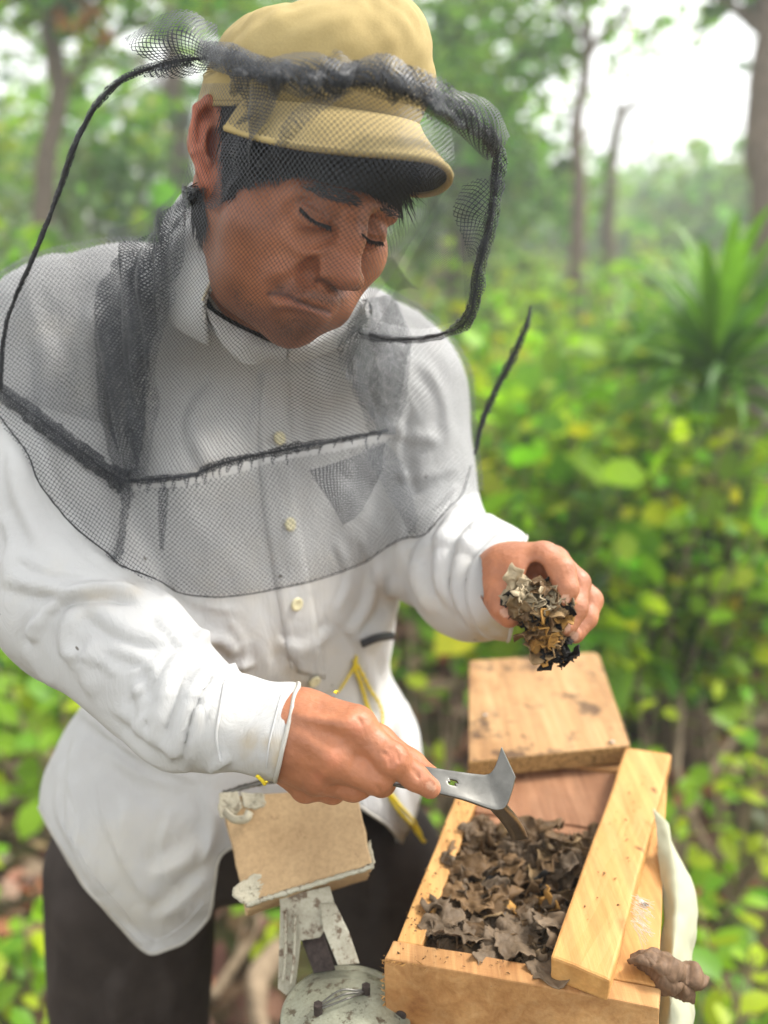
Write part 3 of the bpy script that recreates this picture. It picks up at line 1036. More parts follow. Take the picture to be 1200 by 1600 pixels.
# ------------------------------------------------------------------ cap
def build_cap():
    nu, nv = 120, 34
    V = []
    for i in range(nu):
        a = 2 * math.pi * i / nu
        ca, sa = math.cos(a), math.sin(a)       # a = 0 straight ahead (z), sa to his left (x)
        for j in range(nv):
            t = j / (nv - 1)
            # band goes straight up, then the crown bulges and closes
            if t < .30:
                u = t / .30; r = 1.0 + .01 * u; y = -2 + 26 * u
            else:
                u = (t - .30) / .70; th = u * math.pi / 2
                bul = 1 - .09 * u
                r = math.cos(th) ** .42 * bul; y = 24 + (56 - 12 * ca * min(1, r)) * math.sin(th) ** .95
            rx, rz = CRX * r, CRZ * r
            x, z = rx * sa, rz * ca - 2
            y0 = cy0(CRX * sa, ca)
            wr = 2.4 * noise.noise(Vector((sa * 2.2, ca * 2.2, t * 3))) + 1.1 * noise.noise(Vector((sa * 6, ca * 6, t * 7)))
            k = 1 + (wr * .020 if t > .27 else wr * .004)
            seam = -1.0 * math.exp(-((t - .30) / .012) ** 2)
            V.append(A((x + seam * sa) * k, y0 + y * k, (z + seam * ca) * k))
    V = np.array(V)
    Fc = grid_faces(nu, nv, True)
    o = mesh_np('crown', toW(V), Fc, M['cap'], cap, uv=None)
    s = o.modifiers.new('thick', 'SOLIDIFY'); s.thickness = .0016; s.offset = -1
    # button-top seams: stitched lines along the band
    for tt, yy, rr in ((.05, 2, 1.006), (.27, 22, 1.016)):
        pts = []
        for i in range(90):
            a = 2 * math.pi * i / 90
            pts.append(A(CRX * rr * math.sin(a), cy0(CRX * math.sin(a), math.cos(a)) + yy, CRZ * rr * math.cos(a) - 2))
        Vt, Ft, _ = tube_np(np.vstack([pts, pts[:1]]), .00035, n=240, sides=5)
        mesh_np('seam', toW(Vt), Ft, M['cap'], cap)
    # peak
    nu, nv = 72, 26
    top = []
    for i in range(nu):
        a = R(-64) + R(128) * i / (nu - 1)
        sa, ca = math.sin(a), math.cos(a)
        bx, bz, by = CRX * 1.01 * sa, CRZ * 1.01 * ca - 2, cy0(CRX * sa, ca) + 1
        q = a / R(64)
        L = BRIM_L * (1 - abs(q) ** 2.4)
        for j in range(nv):
            t = j / (nv - 1)
            x = bx * (1 + .10 * t)
            z = bz + L * t
            y = by - (BRIM_A if x > 0 else 20) * (x / 75) ** 2 * t - BRIM_D * t * (1 - abs(q) ** 3) - 5 * t * t * (1 - q * q)
            top.append(A(x, y, z))
    top = np.array(top)
    Fc = grid_faces(nu, nv)
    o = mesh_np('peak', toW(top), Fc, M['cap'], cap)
    o.data.materials.clear(); o.data.materials.append(M['cap_shaded']); o.data.materials.append(M['cap'])
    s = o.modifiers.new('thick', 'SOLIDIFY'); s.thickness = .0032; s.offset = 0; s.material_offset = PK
    edge = top.reshape(nu, nv, 3)[:, -1]
    Vt, Ft, _ = tube_np(edge[::3], .0022, n=150, sides=8)
    mesh_np('peak_piping', toW(Vt), Ft, M['cap'], cap)
    return top.reshape(nu, nv, 3)


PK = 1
BRIM_L, BRIM_D, BRIM_A = 72, 7, 46
CRX, CRZ = 75, 87


def cy0(x, ca):
    return 28 + 20 * ca + .2 * x


cap = mesh_np('cap', toW(np.array([A(0, 100, -10), A(3, 101, -10), A(0, 101, -7)])), [(0, 1, 2)], M['cap'], person)
BRIM = build_cap()
# ------------------------------------------------------------------ shirt and trousers
def build_shirt():
    h = .0031
    S = SDF((-.46, -.50, -1.16), (.24, .24, -.50), h)
    P = lambda x, y, d: C(x, y, d)
    def cn(a, b, ra, rb, k=.03):      # radii in photo pixels
        S.cone(P(*a), P(*b), ra * a[2] / F, rb * b[2] / F, k)
    cn((215, 610, .815), (540, 650, .865), 175, 135, .03)
    cn((300, 770, .81), (480, 800, .865), 190, 150, .04)
    cn((330, 950, .84), (450, 960, .89), 200, 165, .05)
    cn((285, 1240, .90), (480, 1200, .93), 205, 182, .05)
    cn((285, 1550, .93), (500, 1450, .97), 205, 160, .05)
    S.ell(P(115, 545, .80), (.072, .078, .070), .04)
    S.ell(P(620, 600, .89), (.064, .070, .062), .04)
    cn((235, 500, .80), (560, 530, .85), 105, 70, .04)
    cn((300, 395, .725), (275, 520, .77), 42, 85, .03)
    cn((330, 500, .735), (500, 560, .77), 60, 60, .03)
    cn((500, 540, .76), (560, 560, .80), 45, 60, .03)
    # his right sleeve
    cn((105, 560, .79), (72, 790, .725), 125, 116, .02)
    cn((72, 790, .725), (112, 940, .69), 116, 112, .02)
    cn((112, 940, .685), (300, 1108, .635), 112, 88, .02)
    cn((300, 1110, .635), (352, 1128, .628), 86, 76, .01)
    cn((352, 1130, .628), (480, 1150, .612), 72, 76, .008)
    # his left sleeve
    cn((640, 620, .875), (672, 850, .83), 88, 84, .02)
    cn((672, 850, .83), (745, 905, .775), 84, 92, .02)
    cn((745, 905, .775), (800, 925, .735), 92, 80, .015)
    V, Fq = S.mesh()
    V = smooth_v(V, Fq, 3, .5)
    N = vnormals(V, Fq)
    # folds: photo coordinates, width, height in mm
    L = [
        # right sleeve, upper arm to elbow
        ([(5, 905), (60, 918), (130, 930), (225, 930)], 16, 6), ([(60, 985), (75, 955), (120, 930), (170, 925), (225, 945)], 11, 5),
        ([(70, 960), (50, 985), (60, 1000)], 12, 5), ([(120, 945), (100, 1000), (130, 1050)], 16, 3.5),
        ([(150, 1000), (135, 1045), (150, 1085)], 14, 3), ([(20, 700), (30, 780), (70, 860)], 22, 5), ([(60, 690), (90, 780), (150, 850)], 22, 4),
        ([(5, 800), (20, 850), (10, 900)], 16, 4), ([(130, 940), (200, 990), (280, 1005)], 18, 4),
        ([(40, 1010), (110, 1095), (200, 1160), (290, 1205)], 20, 4), ([(180, 1100), (240, 1150), (290, 1180)], 16, 4),
        ([(240, 1160), (262, 1095), (275, 1045), (300, 1015)], 13, 6), ([(272, 1190), (290, 1120), (318, 1060), (350, 1042)], 10, 6),
        ([(290, 1215), (300, 1170), (320, 1100), (340, 1056)], 7, 4.5), ([(300, 1005), (340, 1000), (372, 1025)], 15, 6),
        ([(335, 1070), (362, 1046), (398, 1038)], 8, 5), ([(210, 1060), (225, 1110), (215, 1150)], 14, 3),
        ([(325, 1205), (345, 1190), (360, 1180)], 8, 5), ([(150, 1120), (230, 1190), (310, 1222)], 12, 4), ([(170, 1010), (235, 1040), (250, 1080)], 14, 3),
        # left sleeve
        ([(735, 780), (700, 830), (690, 900), (715, 960)], 15, 6), ([(770, 800), (728, 850), (718, 920), (742, 985)], 13, 6),
        ([(800, 830), (755, 870), (740, 930), (765, 1000)], 11, 5), ([(660, 860), (650, 900), (680, 960)], 14, 4),
        ([(640, 870), (700, 850), (760, 870)], 14, 3), ([(720, 760), (690, 800), (640, 840)], 14, 4), ([(800, 860), (770, 905), (775, 965)], 8, 3.5),
        ([(600, 660), (640, 685), (690, 690)], 16, 3), ([(620, 740), (660, 750), (715, 730)], 14, 2.5), ([(650, 560), (690, 620), (700, 700)], 16, 4),
        ([(640, 640), (632, 700), (650, 780)], 12, -4),
        ([(20, 640), (60, 700), (70, 780)], 12, 3), ([(110, 820), (150, 870), (210, 900)], 10, 3), ([(30, 870), (80, 895), (150, 900)], 8, 3), ([(90, 1020), (150, 1030), (190, 1060)], 8, 2.5),
        ([(200, 1090), (230, 1075), (255, 1040)], 7, 2.5), ([(225, 1130), (250, 1110), (270, 1070)], 7, 3), ([(300, 1100), (310, 1140), (300, 1190)], 6, 3), ([(260, 1010), (240, 1040), (200, 1050)], 8, 2.5),
        ([(250, 880), (300, 940), (380, 960)], 9, 2.2), ([(520, 840), (540, 900), (520, 960)], 9, 2.2), ([(560, 840), (590, 900), (600, 960)], 8, 2.5), ([(350, 960), (380, 1010), (370, 1060)], 8, 2),
        ([(520, 960), (560, 1010), (555, 1060)], 9, 2.5), ([(640, 1080), (620, 1150), (640, 1240)], 9, 2.5), ([(150, 1200), (165, 1290), (200, 1370)], 10, 2.5), ([(270, 1260), (250, 1330), (280, 1400)], 10, 2.5),
        ([(110, 1210), (130, 1270), (125, 1330)], 8, 2.2),
        # chest and belly
        ([(250, 930), (300, 980), (330, 1010)], 18, 4), ([(245, 960), (262, 990), (300, 1020)], 12, 4), ([(620, 900), (600, 960), (560, 1010)], 16, 5),
        ([(590, 880), (570, 950), (540, 990)], 14, 4), ([(640, 930), (640, 1040), (655, 1160)], 20, 4), ([(600, 1010), (620, 1100), (640, 1220)], 22, 4),
        ([(420, 560), (400, 640), (395, 690)], 12, 3), ([(480, 560), (500, 620), (490, 690)], 14, 3), ([(330, 600), (300, 660), (320, 730)], 16, 3),
        ([(240, 520), (215, 600), (220, 700)], 20, 4), ([(150, 470), (130, 560), (150, 650)], 22, 4), ([(60, 520), (75, 600), (60, 680)], 20, 4),
        ([(410, 600), (430, 700), (445, 830), (470, 940), (490, 1080)], 5, 1.8), ([(470, 560), (500, 800), (520, 950)], 6, .0),
        ([(520, 980), (470, 1010), (430, 1000)], 14, 3),
        # tail
        ([(130, 1130), (115, 1210), (120, 1310), (160, 1400)], 24, 6), ([(200, 1240), (190, 1330), (240, 1420)], 26, 4),
        ([(330, 1300), (290, 1340), (230, 1370)], 24, 5), ([(330, 1360), (290, 1400), (240, 1440)], 18, 4), ([(95, 1190), (90, 1260), (110, 1330)], 16, 4),
        ([(170, 1170), (220, 1210), (300, 1230)], 26, 4), ([(120, 1390), (170, 1440), (235, 1478)], 14, 4), ([(320, 1230), (330, 1290), (318, 1350)], 16, 5),
        ([(600, 1180), (620, 1260), (650, 1310)], 16, 4), ([(570, 1030), (580, 1120), (575, 1200)], 16, 4),
    ]
    V = strokes(V, N, [(a_, w_ * .72, m_ * 1.12) for a_, w_, m_ in L])
    N = vnormals(V, Fq)
    n1 = vfbm(np.c_[V[:, 0] * 11, V[:, 1] * 8, V[:, 2] * 11], 3, 3)
    n2 = 1 - np.abs(vfbm(np.c_[V[:, 0] * 17 + V[:, 1] * 9, V[:, 1] * 7, V[:, 2] * 16], 3, 8)) * 1.5
    V = V + N * ((n1 * .0035) + np.clip(n2, -1, 1) * .0026)[:, None]
    V = smooth_v(V, Fq, 1, .4)
    # open the garment: tail hem, cuffs, neck
    Pp = px_of(V)
    hem_x = [-50, 60, 75, 130, 180, 232, 290, 330, 345, 420, 540, 600, 655, 690, 760]
    hem_y = [1230, 1262, 1292, 1385, 1440, 1498, 1475, 1435, 1335, 1300, 1250, 1290, 1345, 1270, 1240]
    hemline = np.interp(Pp[:, 0], hem_x, hem_y)
    back = N[:, 2] < -.15
    hemline = np.where(back, 1320, hemline)
    keep = Pp[:, 1] < hemline
    # right cuff plane: through (468,1078)-(436,1210)
    a = np.array([468, 1075.]); b = np.array([436, 1212.]); d = b - a
    s = (d[0] * (Pp[:, 1] - a[1]) - d[1] * (Pp[:, 0] - a[0]))
    keep &= ~((s < 0) & (Pp[:, 1] > 1060) & (Pp[:, 1] < 1235) & (Pp[:, 0] > 400) & (-V[:, 2] < .70))
    a = np.array([822, 850.]); b = np.array([793, 1020.]); d = b - a
    sl = d[0] * (Pp[:, 1] - a[1]) - d[1] * (Pp[:, 0] - a[0])
    keep &= ~((sl < 0) & (Pp[:, 1] > 820) & (Pp[:, 0] > 740))
    fk = keep[Fq].all(1)
    Fk = Fq[fk]
    used = np.unique(Fk); rm = -np.ones(len(V), int); rm[used] = np.arange(len(used))
    Pp = Pp[used]; Vk = V[used]
    col = np.ones((len(used), 3))
    dirt = 1.1 * blob(Pp, [(440, 1180), (400, 1170)], 26) + .9 * blob(Pp, [(760, 990), (800, 1000)], 30) + .8 * blob(Pp, [(468, 1080), (437, 1208)], 8) + .7 * blob(Pp, [(795, 860), (790, 1010)], 16) + .35 * blob(Pp, [(430, 1000), (480, 1080)], 20) + .3 * blob(Pp, [(150, 930), (210, 920)], 14)
    dirt *= .7 + .6 * vfbm(Vk * 90, 3, 4)
    dirt = np.clip(dirt, 0, .9)[:, None]
    col = col * (1 - dirt) + np.array([.86, .70, .46]) * dirt
    # even out the cut edges
    Fr = rm[Fk]
    e = np.vstack([Fr[:, [i, (i + 1) % 4]] for i in range(4)]); es = np.sort(e, 1)
    key = es[:, 0].astype(np.int64) * (len(Vk) + 1) + es[:, 1]
    uq, cnt = np.unique(key, return_counts=True); bk = uq[cnt == 1]
    ba, bb = bk // (len(Vk) + 1), bk % (len(Vk) + 1)
    for _ in range(14):
        Aa = np.zeros_like(Vk); ct = np.zeros(len(Vk))
        np.add.at(Aa, ba, Vk[bb]); np.add.at(Aa, bb, Vk[ba]); np.add.at(ct, ba, 1); np.add.at(ct, bb, 1)
        mk = ct > 0
        Vk[mk] = Vk[mk] * .5 + .5 * (Aa[mk] / ct[mk][:, None])
    o = mesh_np('shirt', toW(Vk), Fr, M['shirt'], person, col=col)
    m = o.modifiers.new('thick', 'SOLIDIFY'); m.thickness = .0014; m.offset = -1
    # rolled hems along every cut edge
    nb = {}
    for a_, b_ in zip(ba, bb): nb.setdefault(int(a_), []).append(int(b_)); nb.setdefault(int(b_), []).append(int(a_))
    seen = set(); RIM = []
    for s0 in list(nb):
        if s0 in seen: continue
        loop = [s0]; seen.add(s0); cur = s0
        while True:
            nx = [q for q in nb[cur] if q not in seen]
            if not nx: break
            cur = nx[0]; seen.add(cur); loop.append(cur)
        if len(loop) > 40:
            Pn = Vk[loop + [loop[0]]]
            for _ in range(3): Pn[1:-1] = (Pn[:-2] + Pn[2:] + 2 * Pn[1:-1]) / 4
            RIM.append(Pn[::2])
    for Pn in RIM:
        V_, F_, _u = tube_np(Pn, .0016, n=len(Pn), sides=7)
        mesh_np('rolled_hem', toW(V_), F_, M['shirt'], o, col=np.tile([.93, .90, .82], (len(V_), 1)))
    return V, Fq, o


SV, SF, shirt = build_shirt()
shirt_bvh = BVHTree.FromPolygons([tuple(v) for v in SV], [tuple(int(i) for i in f) for f in SF])


def on_shirt(px, py, off=0.0):
    p, n = cast(shirt_bvh, px, py)
    if p is None: return None
    return p - p / np.linalg.norm(p) * 0 + n * off


def surf_tube(name, pts, r, mat, parent, off=0.0, n=40, bvh=None, **k):
    P = [on_shirt(x, y, off) for x, y in catmull(pts, n)]
    P = np.array([p for p in P if p is not None])
    V, Fc, uv = tube_np(P, r, n=n * 2, **k)
    return mesh_np(name, toW(V), Fc, mat, parent, uv=uv, col=np.ones((len(V), 3)))


# stitched edges and the button placket
surf_tube('cuff_stitch', [(440, 1086), (432, 1115), (421, 1160), (416, 1200)], .0006, M['shirt'], shirt, .0003)
surf_tube('cuff_seam', [(352, 1062), (344, 1110), (338, 1150), (345, 1190)], .0011, M['shirt'], shirt, .0003)
surf_tube('placket_stitch', [(415, 590), (418, 700), (425, 800), (440, 920), (456, 1045)], .0008, M['shirt'], shirt, .0004, n=70)
surf_tube('hem_stitch', [(96, 1286), (140, 1362), (186, 1416), (234, 1468), (282, 1448), (318, 1410)], .0007, M['shirt'], shirt, .0003)


def strip_on(name, L, Rr, mat, parent, off, nu=60, nv=6, bvh=shirt_bvh):
    a = catmull(L, nu); b = catmull(Rr, nu); V = []
    for i in range(nu):
        for j in range(nv):
            t = j / (nv - 1); q = a[i] * (1 - t) + b[i] * t
            p, n = cast(bvh, *q)
            if p is None or (V and abs(p[2] - V[-1][2]) > .03): p = C(q[0], q[1], -V[-1][2] if V else .8); n = np.array([0, 0, 1.])
            V.append(p + n * off)
    o = mesh_np(name, toW(np.array(V)), grid_faces(nu, nv), mat, parent, col=np.ones((nu * nv, 3)))
    m = o.modifiers.new('thick', 'SOLIDIFY'); m.thickness = .0016
    return o


strip_on('placket', [(408, 585), (404, 700), (412, 800), (432, 920), (453, 1048)], [(452, 580), (455, 690), (465, 800), (487, 930), (508, 1060)], M['shirt'], shirt, .0012)


def button(px, py, r=.0056):
    p, n = cast(shirt_bvh, px, py)
    if p is None: return
    n = Vector(n); q = n.to_track_quat('Z', 'Y').to_matrix()
    bm = bmesh.new()
    prof = [(0, .0008), (.35, .0008), (.55, .0011), (.85, .0016), (1, .0010), (1, 0)]
    rings = []
    for rr, z in prof:
        if rr == 0: rings.append([bm.verts.new((0, 0, z))]); continue
        rings.append([bm.verts.new((r * rr * math.cos(a * math.pi / 10), r * rr * math.sin(a * math.pi / 10), z)) for a in range(20)])
    for a, b in zip(rings[:-1], rings[1:]):
        for i in range(20):
            if len(a) == 1: bm.faces.new((a[0], b[i], b[(i + 1) % 20]))
            else: bm.faces.new((a[i], b[i], b[(i + 1) % 20], a[(i + 1) % 20]))
    for hx, hy in ((.3, .3), (-.3, .3), (.3, -.3), (-.3, -.3)):
        pass
    bmesh.ops.recalc_face_normals(bm, faces=bm.faces)
    V = np.array([tuple(q @ v.co) for v in bm.verts]) + p + np.array(n) * .0026
    Fc = [tuple(v.index for v in f.verts) for f in bm.faces] if bm.verts.index_update() is None else None
    bm.free()
    mesh_np('button', toW(V), Fc, M['button'], shirt)


for q in ((434, 686), (450, 820), (461, 943), (489, 1062)): button(*q)


# collar: a stand band and two turned-down leaves, from the neck outwards
def sheet(name, rows, mat, parent, nu=40, nv=16, thick=.0018, col=None, wr=.0, frq=30, seed=3):
    """smooth sheet through rows of (px, py, depth) control points"""
    G = np.array([catmull([C(*q) for q in row], nu) for row in rows])         # rows x nu
    Gs = np.array([catmull(list(G[:, i]), nv) for i in range(nu)])            # nu x nv
    V = Gs.reshape(-1, 3)
    if wr:
        N = vnormals(V, grid_faces(nu, nv))
        V = V + N * (vfbm(V * frq, 3, seed) * wr)[:, None]
    L = np.zeros((nu, nv, 2))
    L[1:, :, 0] = np.cumsum(np.linalg.norm(np.diff(Gs, axis=0), axis=2), axis=0)
    L[:, 1:, 1] = np.cumsum(np.linalg.norm(np.diff(Gs, axis=1), axis=2), axis=1)
    L[:, :, 0] = L[:, :, 0].mean(1)[:, None]; L[:, :, 1] = L[:, :, 1].mean(0)[None, :]
    o = mesh_np(name, toW(V), grid_faces(nu, nv), mat, parent, uv=L.reshape(-1, 2), col=np.ones((len(V), 3)) if col is None else col)
    if thick:
        m = o.modifiers.new('thick', 'SOLIDIFY'); m.thickness = thick; m.offset = 0
    return o


# the stand hugs the neck; each leaf is a separate folded piece with its own point
sheet('collar_stand', [
    [(304, 285, .690), (312, 330, .672), (318, 385, .650), (336, 425, .634), (322, 478, .634), (348, 508, .644), (400, 532, .652), (452, 545, .662), (505, 520, .676), (552, 462, .695)],
    [(296, 300, .692), (300, 345, .670), (304, 400, .648), (318, 440, .634), (312, 490, .632), (344, 530, .640), (398, 556, .648), (450, 560, .660), (508, 540, .678), (558, 486, .698)],
], M['shirt'], shirt, nu=90, nv=8, wr=.0008)
sheet('collar_leaf', [
    [(300, 284, .686), (306, 330, .664), (314, 385, .642), (339, 426, .622), (320, 472, .622)],
    [(284, 306, .692), (284, 350, .668), (290, 400, .645), (312, 446, .628), (318, 492, .624)],
    [(266, 330, .706), (262, 380, .682), (266, 432, .660), (288, 480, .642), (322, 520, .632)],
    [(256, 348, .722), (248, 400, .704), (250, 455, .682), (272, 505, .662), (326, 540, .642)]], M['shirt'], shirt, nu=50, nv=22, wr=.0016, frq=35, thick=.0026)
sheet('collar_leaf', [
    [(318, 478, .628), (350, 500, .634), (400, 526, .644), (450, 546, .654)],
    [(330, 505, .630), (356, 524, .635), (402, 545, .644), (446, 556, .656)],
    [(342, 528, .634), (366, 548, .640), (404, 560, .650), (440, 563, .662)],
    [(352, 545, .640), (384, 569, .648), (410, 566, .656), (432, 566, .666)]], M['shirt'], shirt, nu=50, nv=18, wr=.0012, frq=35, thick=.0026)
sheet('collar_leaf', [
    [(452, 546, .652), (480, 536, .660), (512, 512, .674), (552, 456, .690)],
    [(450, 554, .656), (484, 545, .664), (520, 520, .678), (562, 470, .700)],
    [(450, 566, .668), (488, 560, .678), (530, 540, .696), (574, 500, .724)]], M['shirt'], shirt, nu=40, nv=14, wr=.0010, frq=35, thick=.0026)
for nm_, pts_ in (('collar_stitch', [(334, 428, .6185), (316, 470, .6190)]), ('collar_stitch', [(306, 292, .682), (312, 332, .660), (320, 384, .638), (343, 424, .619)])):
    V_, F_, _ = tube_np([C(*q) for q in pts_], .0010, n=40, sides=6)
    mesh_np(nm_, toW(V_), F_, M['shirt'], shirt, col=np.tile([.95, .86, .66], (len(V_), 1)))
sheet('undershirt_collar', [
    [(312, 300, .69), (318, 400, .66), (325, 470, .652), (370, 505, .655), (430, 530, .662), (470, 530, .672), (530, 480, .69)],
    [(308, 310, .68), (316, 400, .65), (318, 476, .640), (365, 515, .645), (430, 540, .652), (475, 540, .664), (540, 490, .685)],
], M['trouser_black'], person, nu=60, nv=6)


def build_trousers():
    S = SDF((-.55, -1.75, -1.5), (.35, -.20, -.6), .006)
    k = .03
    S.ell(C(375, 1290, 1.02), (.155, .075, .10), k); S.ell(C(370, 1190, 1.0), (.13, .11, .085), k)
    for a in LEGS:
        pts = [toC(q) for q in a]
        pts[2] = pts[2] + (pts[1] - pts[2]) * .05
        S.chain(pts, [.088 if a is LEGS[0] else .074, .078, .066], .02)
    V, Fq = S.mesh(); V = smooth_v(V, Fq, 2, .5); N = vnormals(V, Fq)
    V = strokes(V, N, [([(90, 1400), (100, 1500), (80, 1590)], 22, 6), ([(200, 1520), (180, 1560), (190, 1600)], 20, 6), ([(590, 1290), (600, 1380), (590, 1460)], 20, 4), ([(250, 1500), (270, 1550), (260, 1600)], 18, 3)])
    V = V + N * (vfbm(np.c_[V[:, 0] * 12, V[:, 1] * 4, V[:, 2] * 12], 3, 2) * .006)[:, None]
    o = mesh_np('trousers', toW(V), Fq, M['trousers'], person)
    for a in LEGS:      # shoes
        q = a[2]
        S = SDF(q + np.array([-.09, -.24, -.10]), q + np.array([.09, .12, .06]), .006)
        S.cone(q + np.array([0, .03, -.045]), q + np.array([0, -.14, -.06]), .045, .04, .02)
        S.cone(q + np.array([0, .0, -.02]), q + np.array([0, .01, .03]), .042, .044, .02)
        v, f = S.mesh()
        v[:, 2] = np.maximum(v[:, 2], .002)
        mesh_np('shoe', v, f, M['trouser_black'], person)


build_trousers()
# ------------------------------------------------------------------ the bee veil
veil = empty('bee_veil', tuple(W(470, 110, .60)))
tag(veil, 'black net bee veil bunched round the cap and hanging over face and chest', 'veil')


_v, _f, _o = [], [], 0
for ob in shirt.children:
    if ob.name.startswith('collar_leaf'):
        v = np.array([tuple(q.co) for q in ob.data.vertices]); _v.append(toC(v))
        _f += [tuple(i + _o for i in p.vertices) for p in ob.data.polygons]; _o += len(v)
collar_bvh = BVHTree.FromPolygons([tuple(q) for q in np.vstack(_v)], _f)


def clear(V, off=.006, bvhs=None, it=1):
    """pull cloth points in front of whatever body surface lies behind them"""
    for i in range(len(V)):
        L = np.linalg.norm(V[i]); d = V[i] / L
        for b in (bvhs or (shirt_bvh, head_bvh, collar_bvh)):
            r = b.ray_cast(Vector((0, 0, 0)), Vector(d))
            if r[0] is not None and r[3] - off < L: V[i] = d * (r[3] - off); L = r[3] - off
    return V


def net_sheet(name, rows, mat, nu=90, nv=90, wr=0.0, frq=18, off=.006, seed=1, layers=1, gap=.003, stretch=(1, 1, 1), uvscale=(1, 1), sm=6, amp2=0):
    G = np.array([catmull([C(*q) for q in row], nu) for row in rows])
    Gs = np.array([catmull(list(G[:, i]), nv) for i in range(nu)])
    for k in range(layers):
        V = Gs.reshape(-1, 3).copy(); Fq = grid_faces(nu, nv)
        if off is not None:
            V = clear(V, off)
            V = smooth_v(V, Fq, sm, .5); V = clear(V, off * .8)
        N = vnormals(V, Fq)
        if N[:, 2].mean() < 0: N = -N
        if wr: V = V + N * (np.abs(vfbm(V * np.array(stretch) * frq, 2, seed + k)) * wr + gap * k)[:, None]
        Q = V.reshape(nu, nv, 3)
        L = np.zeros((nu, nv, 2))
        L[1:, :, 0] = np.cumsum(np.linalg.norm(np.diff(Gs, axis=0), axis=2), axis=0)
        L[:, 1:, 1] = np.cumsum(np.linalg.norm(np.diff(Gs, axis=1), axis=2), axis=1)
        L[:, :, 0] = L[:, :, 0].mean(1)[:, None] * uvscale[0]; L[:, :, 1] = L[:, :, 1].mean(0)[None, :] * uvscale[1]
        uv = L.reshape(-1, 2) + (V[:, :2] - Gs.reshape(-1, 3)[:, :2]) * .25 + k * .0013
        mesh_np(name, toW(V), Fq, mat, veil, uv=uv)


# one panel from the cap over the face down to the chest seam
front_rows = [
    [(312, 128, .612), (360, 128, .570), (450, 138, .540), (560, 146, .522), (650, 170, .522), (706, 205, .535)],
    [(300, 190, .612), (352, 195, .575), (450, 205, .535), (560, 220, .508), (650, 240, .508), (712, 262, .525)],
    [(290, 270, .618), (345, 275, .580), (445, 285, .540), (550, 300, .512), (640, 312, .516), (684, 318, .540)],
    [(262, 390, .632), (325, 395, .600), (425, 405, .565), (515, 415, .545), (585, 420, .560), (612, 425, .590)],
    [(238, 520, .662), (308, 522, .645), (400, 530, .618), (480, 535, .605), (545, 512, .630), (572, 495, .665)],
    [(212, 640, .690), (290, 640, .682), (380, 642, .672), (470, 640, .668), (555, 615, .690), (598, 592, .720)],
    [(198, 750, .700), (272, 746, .700), (360, 724, .700), (450, 702, .700), (540, 686, .716), (606, 672, .745)],
]
net_sheet('face_panel', front_rows, M['net'], nu=120, nv=130, wr=.004, frq=12, off=.0055, stretch=(1.6, .5, 1))

# bib lying on shoulders and chest, cut from the shirt's own outer surface
def bib(poly, hole, off, name, mat, it=26):
    N = vnormals(SV, SF)
    P = px_of(SV); vw = -SV / np.linalg.norm(SV, axis=1)[:, None]; fr = (N * vw).sum(1)
    cand = np.where((fr > -.45) & (P[:, 1] < 960) & (P[:, 1] > 300) & (P[:, 0] > -120))[0]
    ok = np.zeros(len(SV), bool)
    for i in cand:
        if in_poly(P[i, 0], P[i, 1], poly) and not in_poly(P[i, 0], P[i, 1], hole): ok[i] = True
    Fk = SF[ok[SF].all(1)]; used = np.unique(Fk); rm = -np.ones(len(SV), int); rm[used] = np.arange(len(used)); Fk = rm[Fk]
    V = SV[used] + N[used] * off
    V2 = smooth_v(V.copy(), Fk, it, .6)
    d = ((V2 - SV[used]) * N[used]).sum(1)
    V = V2 + N[used] * np.clip(off * .7 - d, 0, None)[:, None]
    V = V + N[used] * (np.abs(vfbm(V * 15, 2, 6)) * .004)[:, None]
    Pu = px_of(V); uv = np.stack([Pu[:, 0], Pu[:, 1]], 1) * (.74 / F) + vfbm(V * 10, 2, 2)[:, None] * .004
    mesh_np(name, toW(V), Fk, mat, veil, uv=uv)
BIBP = [(-120, 660), (-120, 440), (0, 360), (150, 320), (262, 345), (300, 480), (440, 620), (520, 560), (560, 480), (560, 440), (800, 470), (800, 740), (726, 798), (686, 852), (660, 861), (644, 857), (504, 916), (420, 936), (328, 946), (232, 930), (168, 897), (114, 852), (40, 756), (-12, 668)]
BIBH = [(238, 300), (240, 480), (212, 640), (200, 749), (272, 745), (360, 724), (450, 702), (540, 686), (604, 671), (598, 592), (560, 500), (540, 400)]
bib(BIBP, BIBH, .005, 'shoulder_bib', M['net_bib'])
# second, deeper layer just under the seam
net_sheet('folded_net', [
    [(478, 735, .70), (540, 715, .71), (604, 690, .74)],
    [(505, 775, .70), (550, 760, .71), (596, 735, .735)],
    [(536, 822, .71), (548, 815, .71), (566, 800, .72)]], M['net_dense'], nu=40, nv=40, wr=.004, frq=30, off=.014, seed=5)
net_sheet('folded_net', [
    [(560, 700, .72), (600, 690, .74), (628, 720, .75)],
    [(600, 770, .73), (622, 760, .745), (642, 775, .755)],
    [(640, 838, .76), (648, 836, .76), (656, 842, .765)]], M['net_fine'], nu=40, nv=40, wr=.004, frq=30, off=.014, seed=6)
net_sheet('folded_net', [
    [(246, 760, .69), (256, 758, .69), (266, 760, .69)], [(246, 810, .695), (254, 806, .695), (262, 812, .695)], [(250, 862, .70), (253, 862, .70), (256, 862, .70)]],
    M['net_dense'], nu=12, nv=30, wr=.003, off=.016, seed=7)

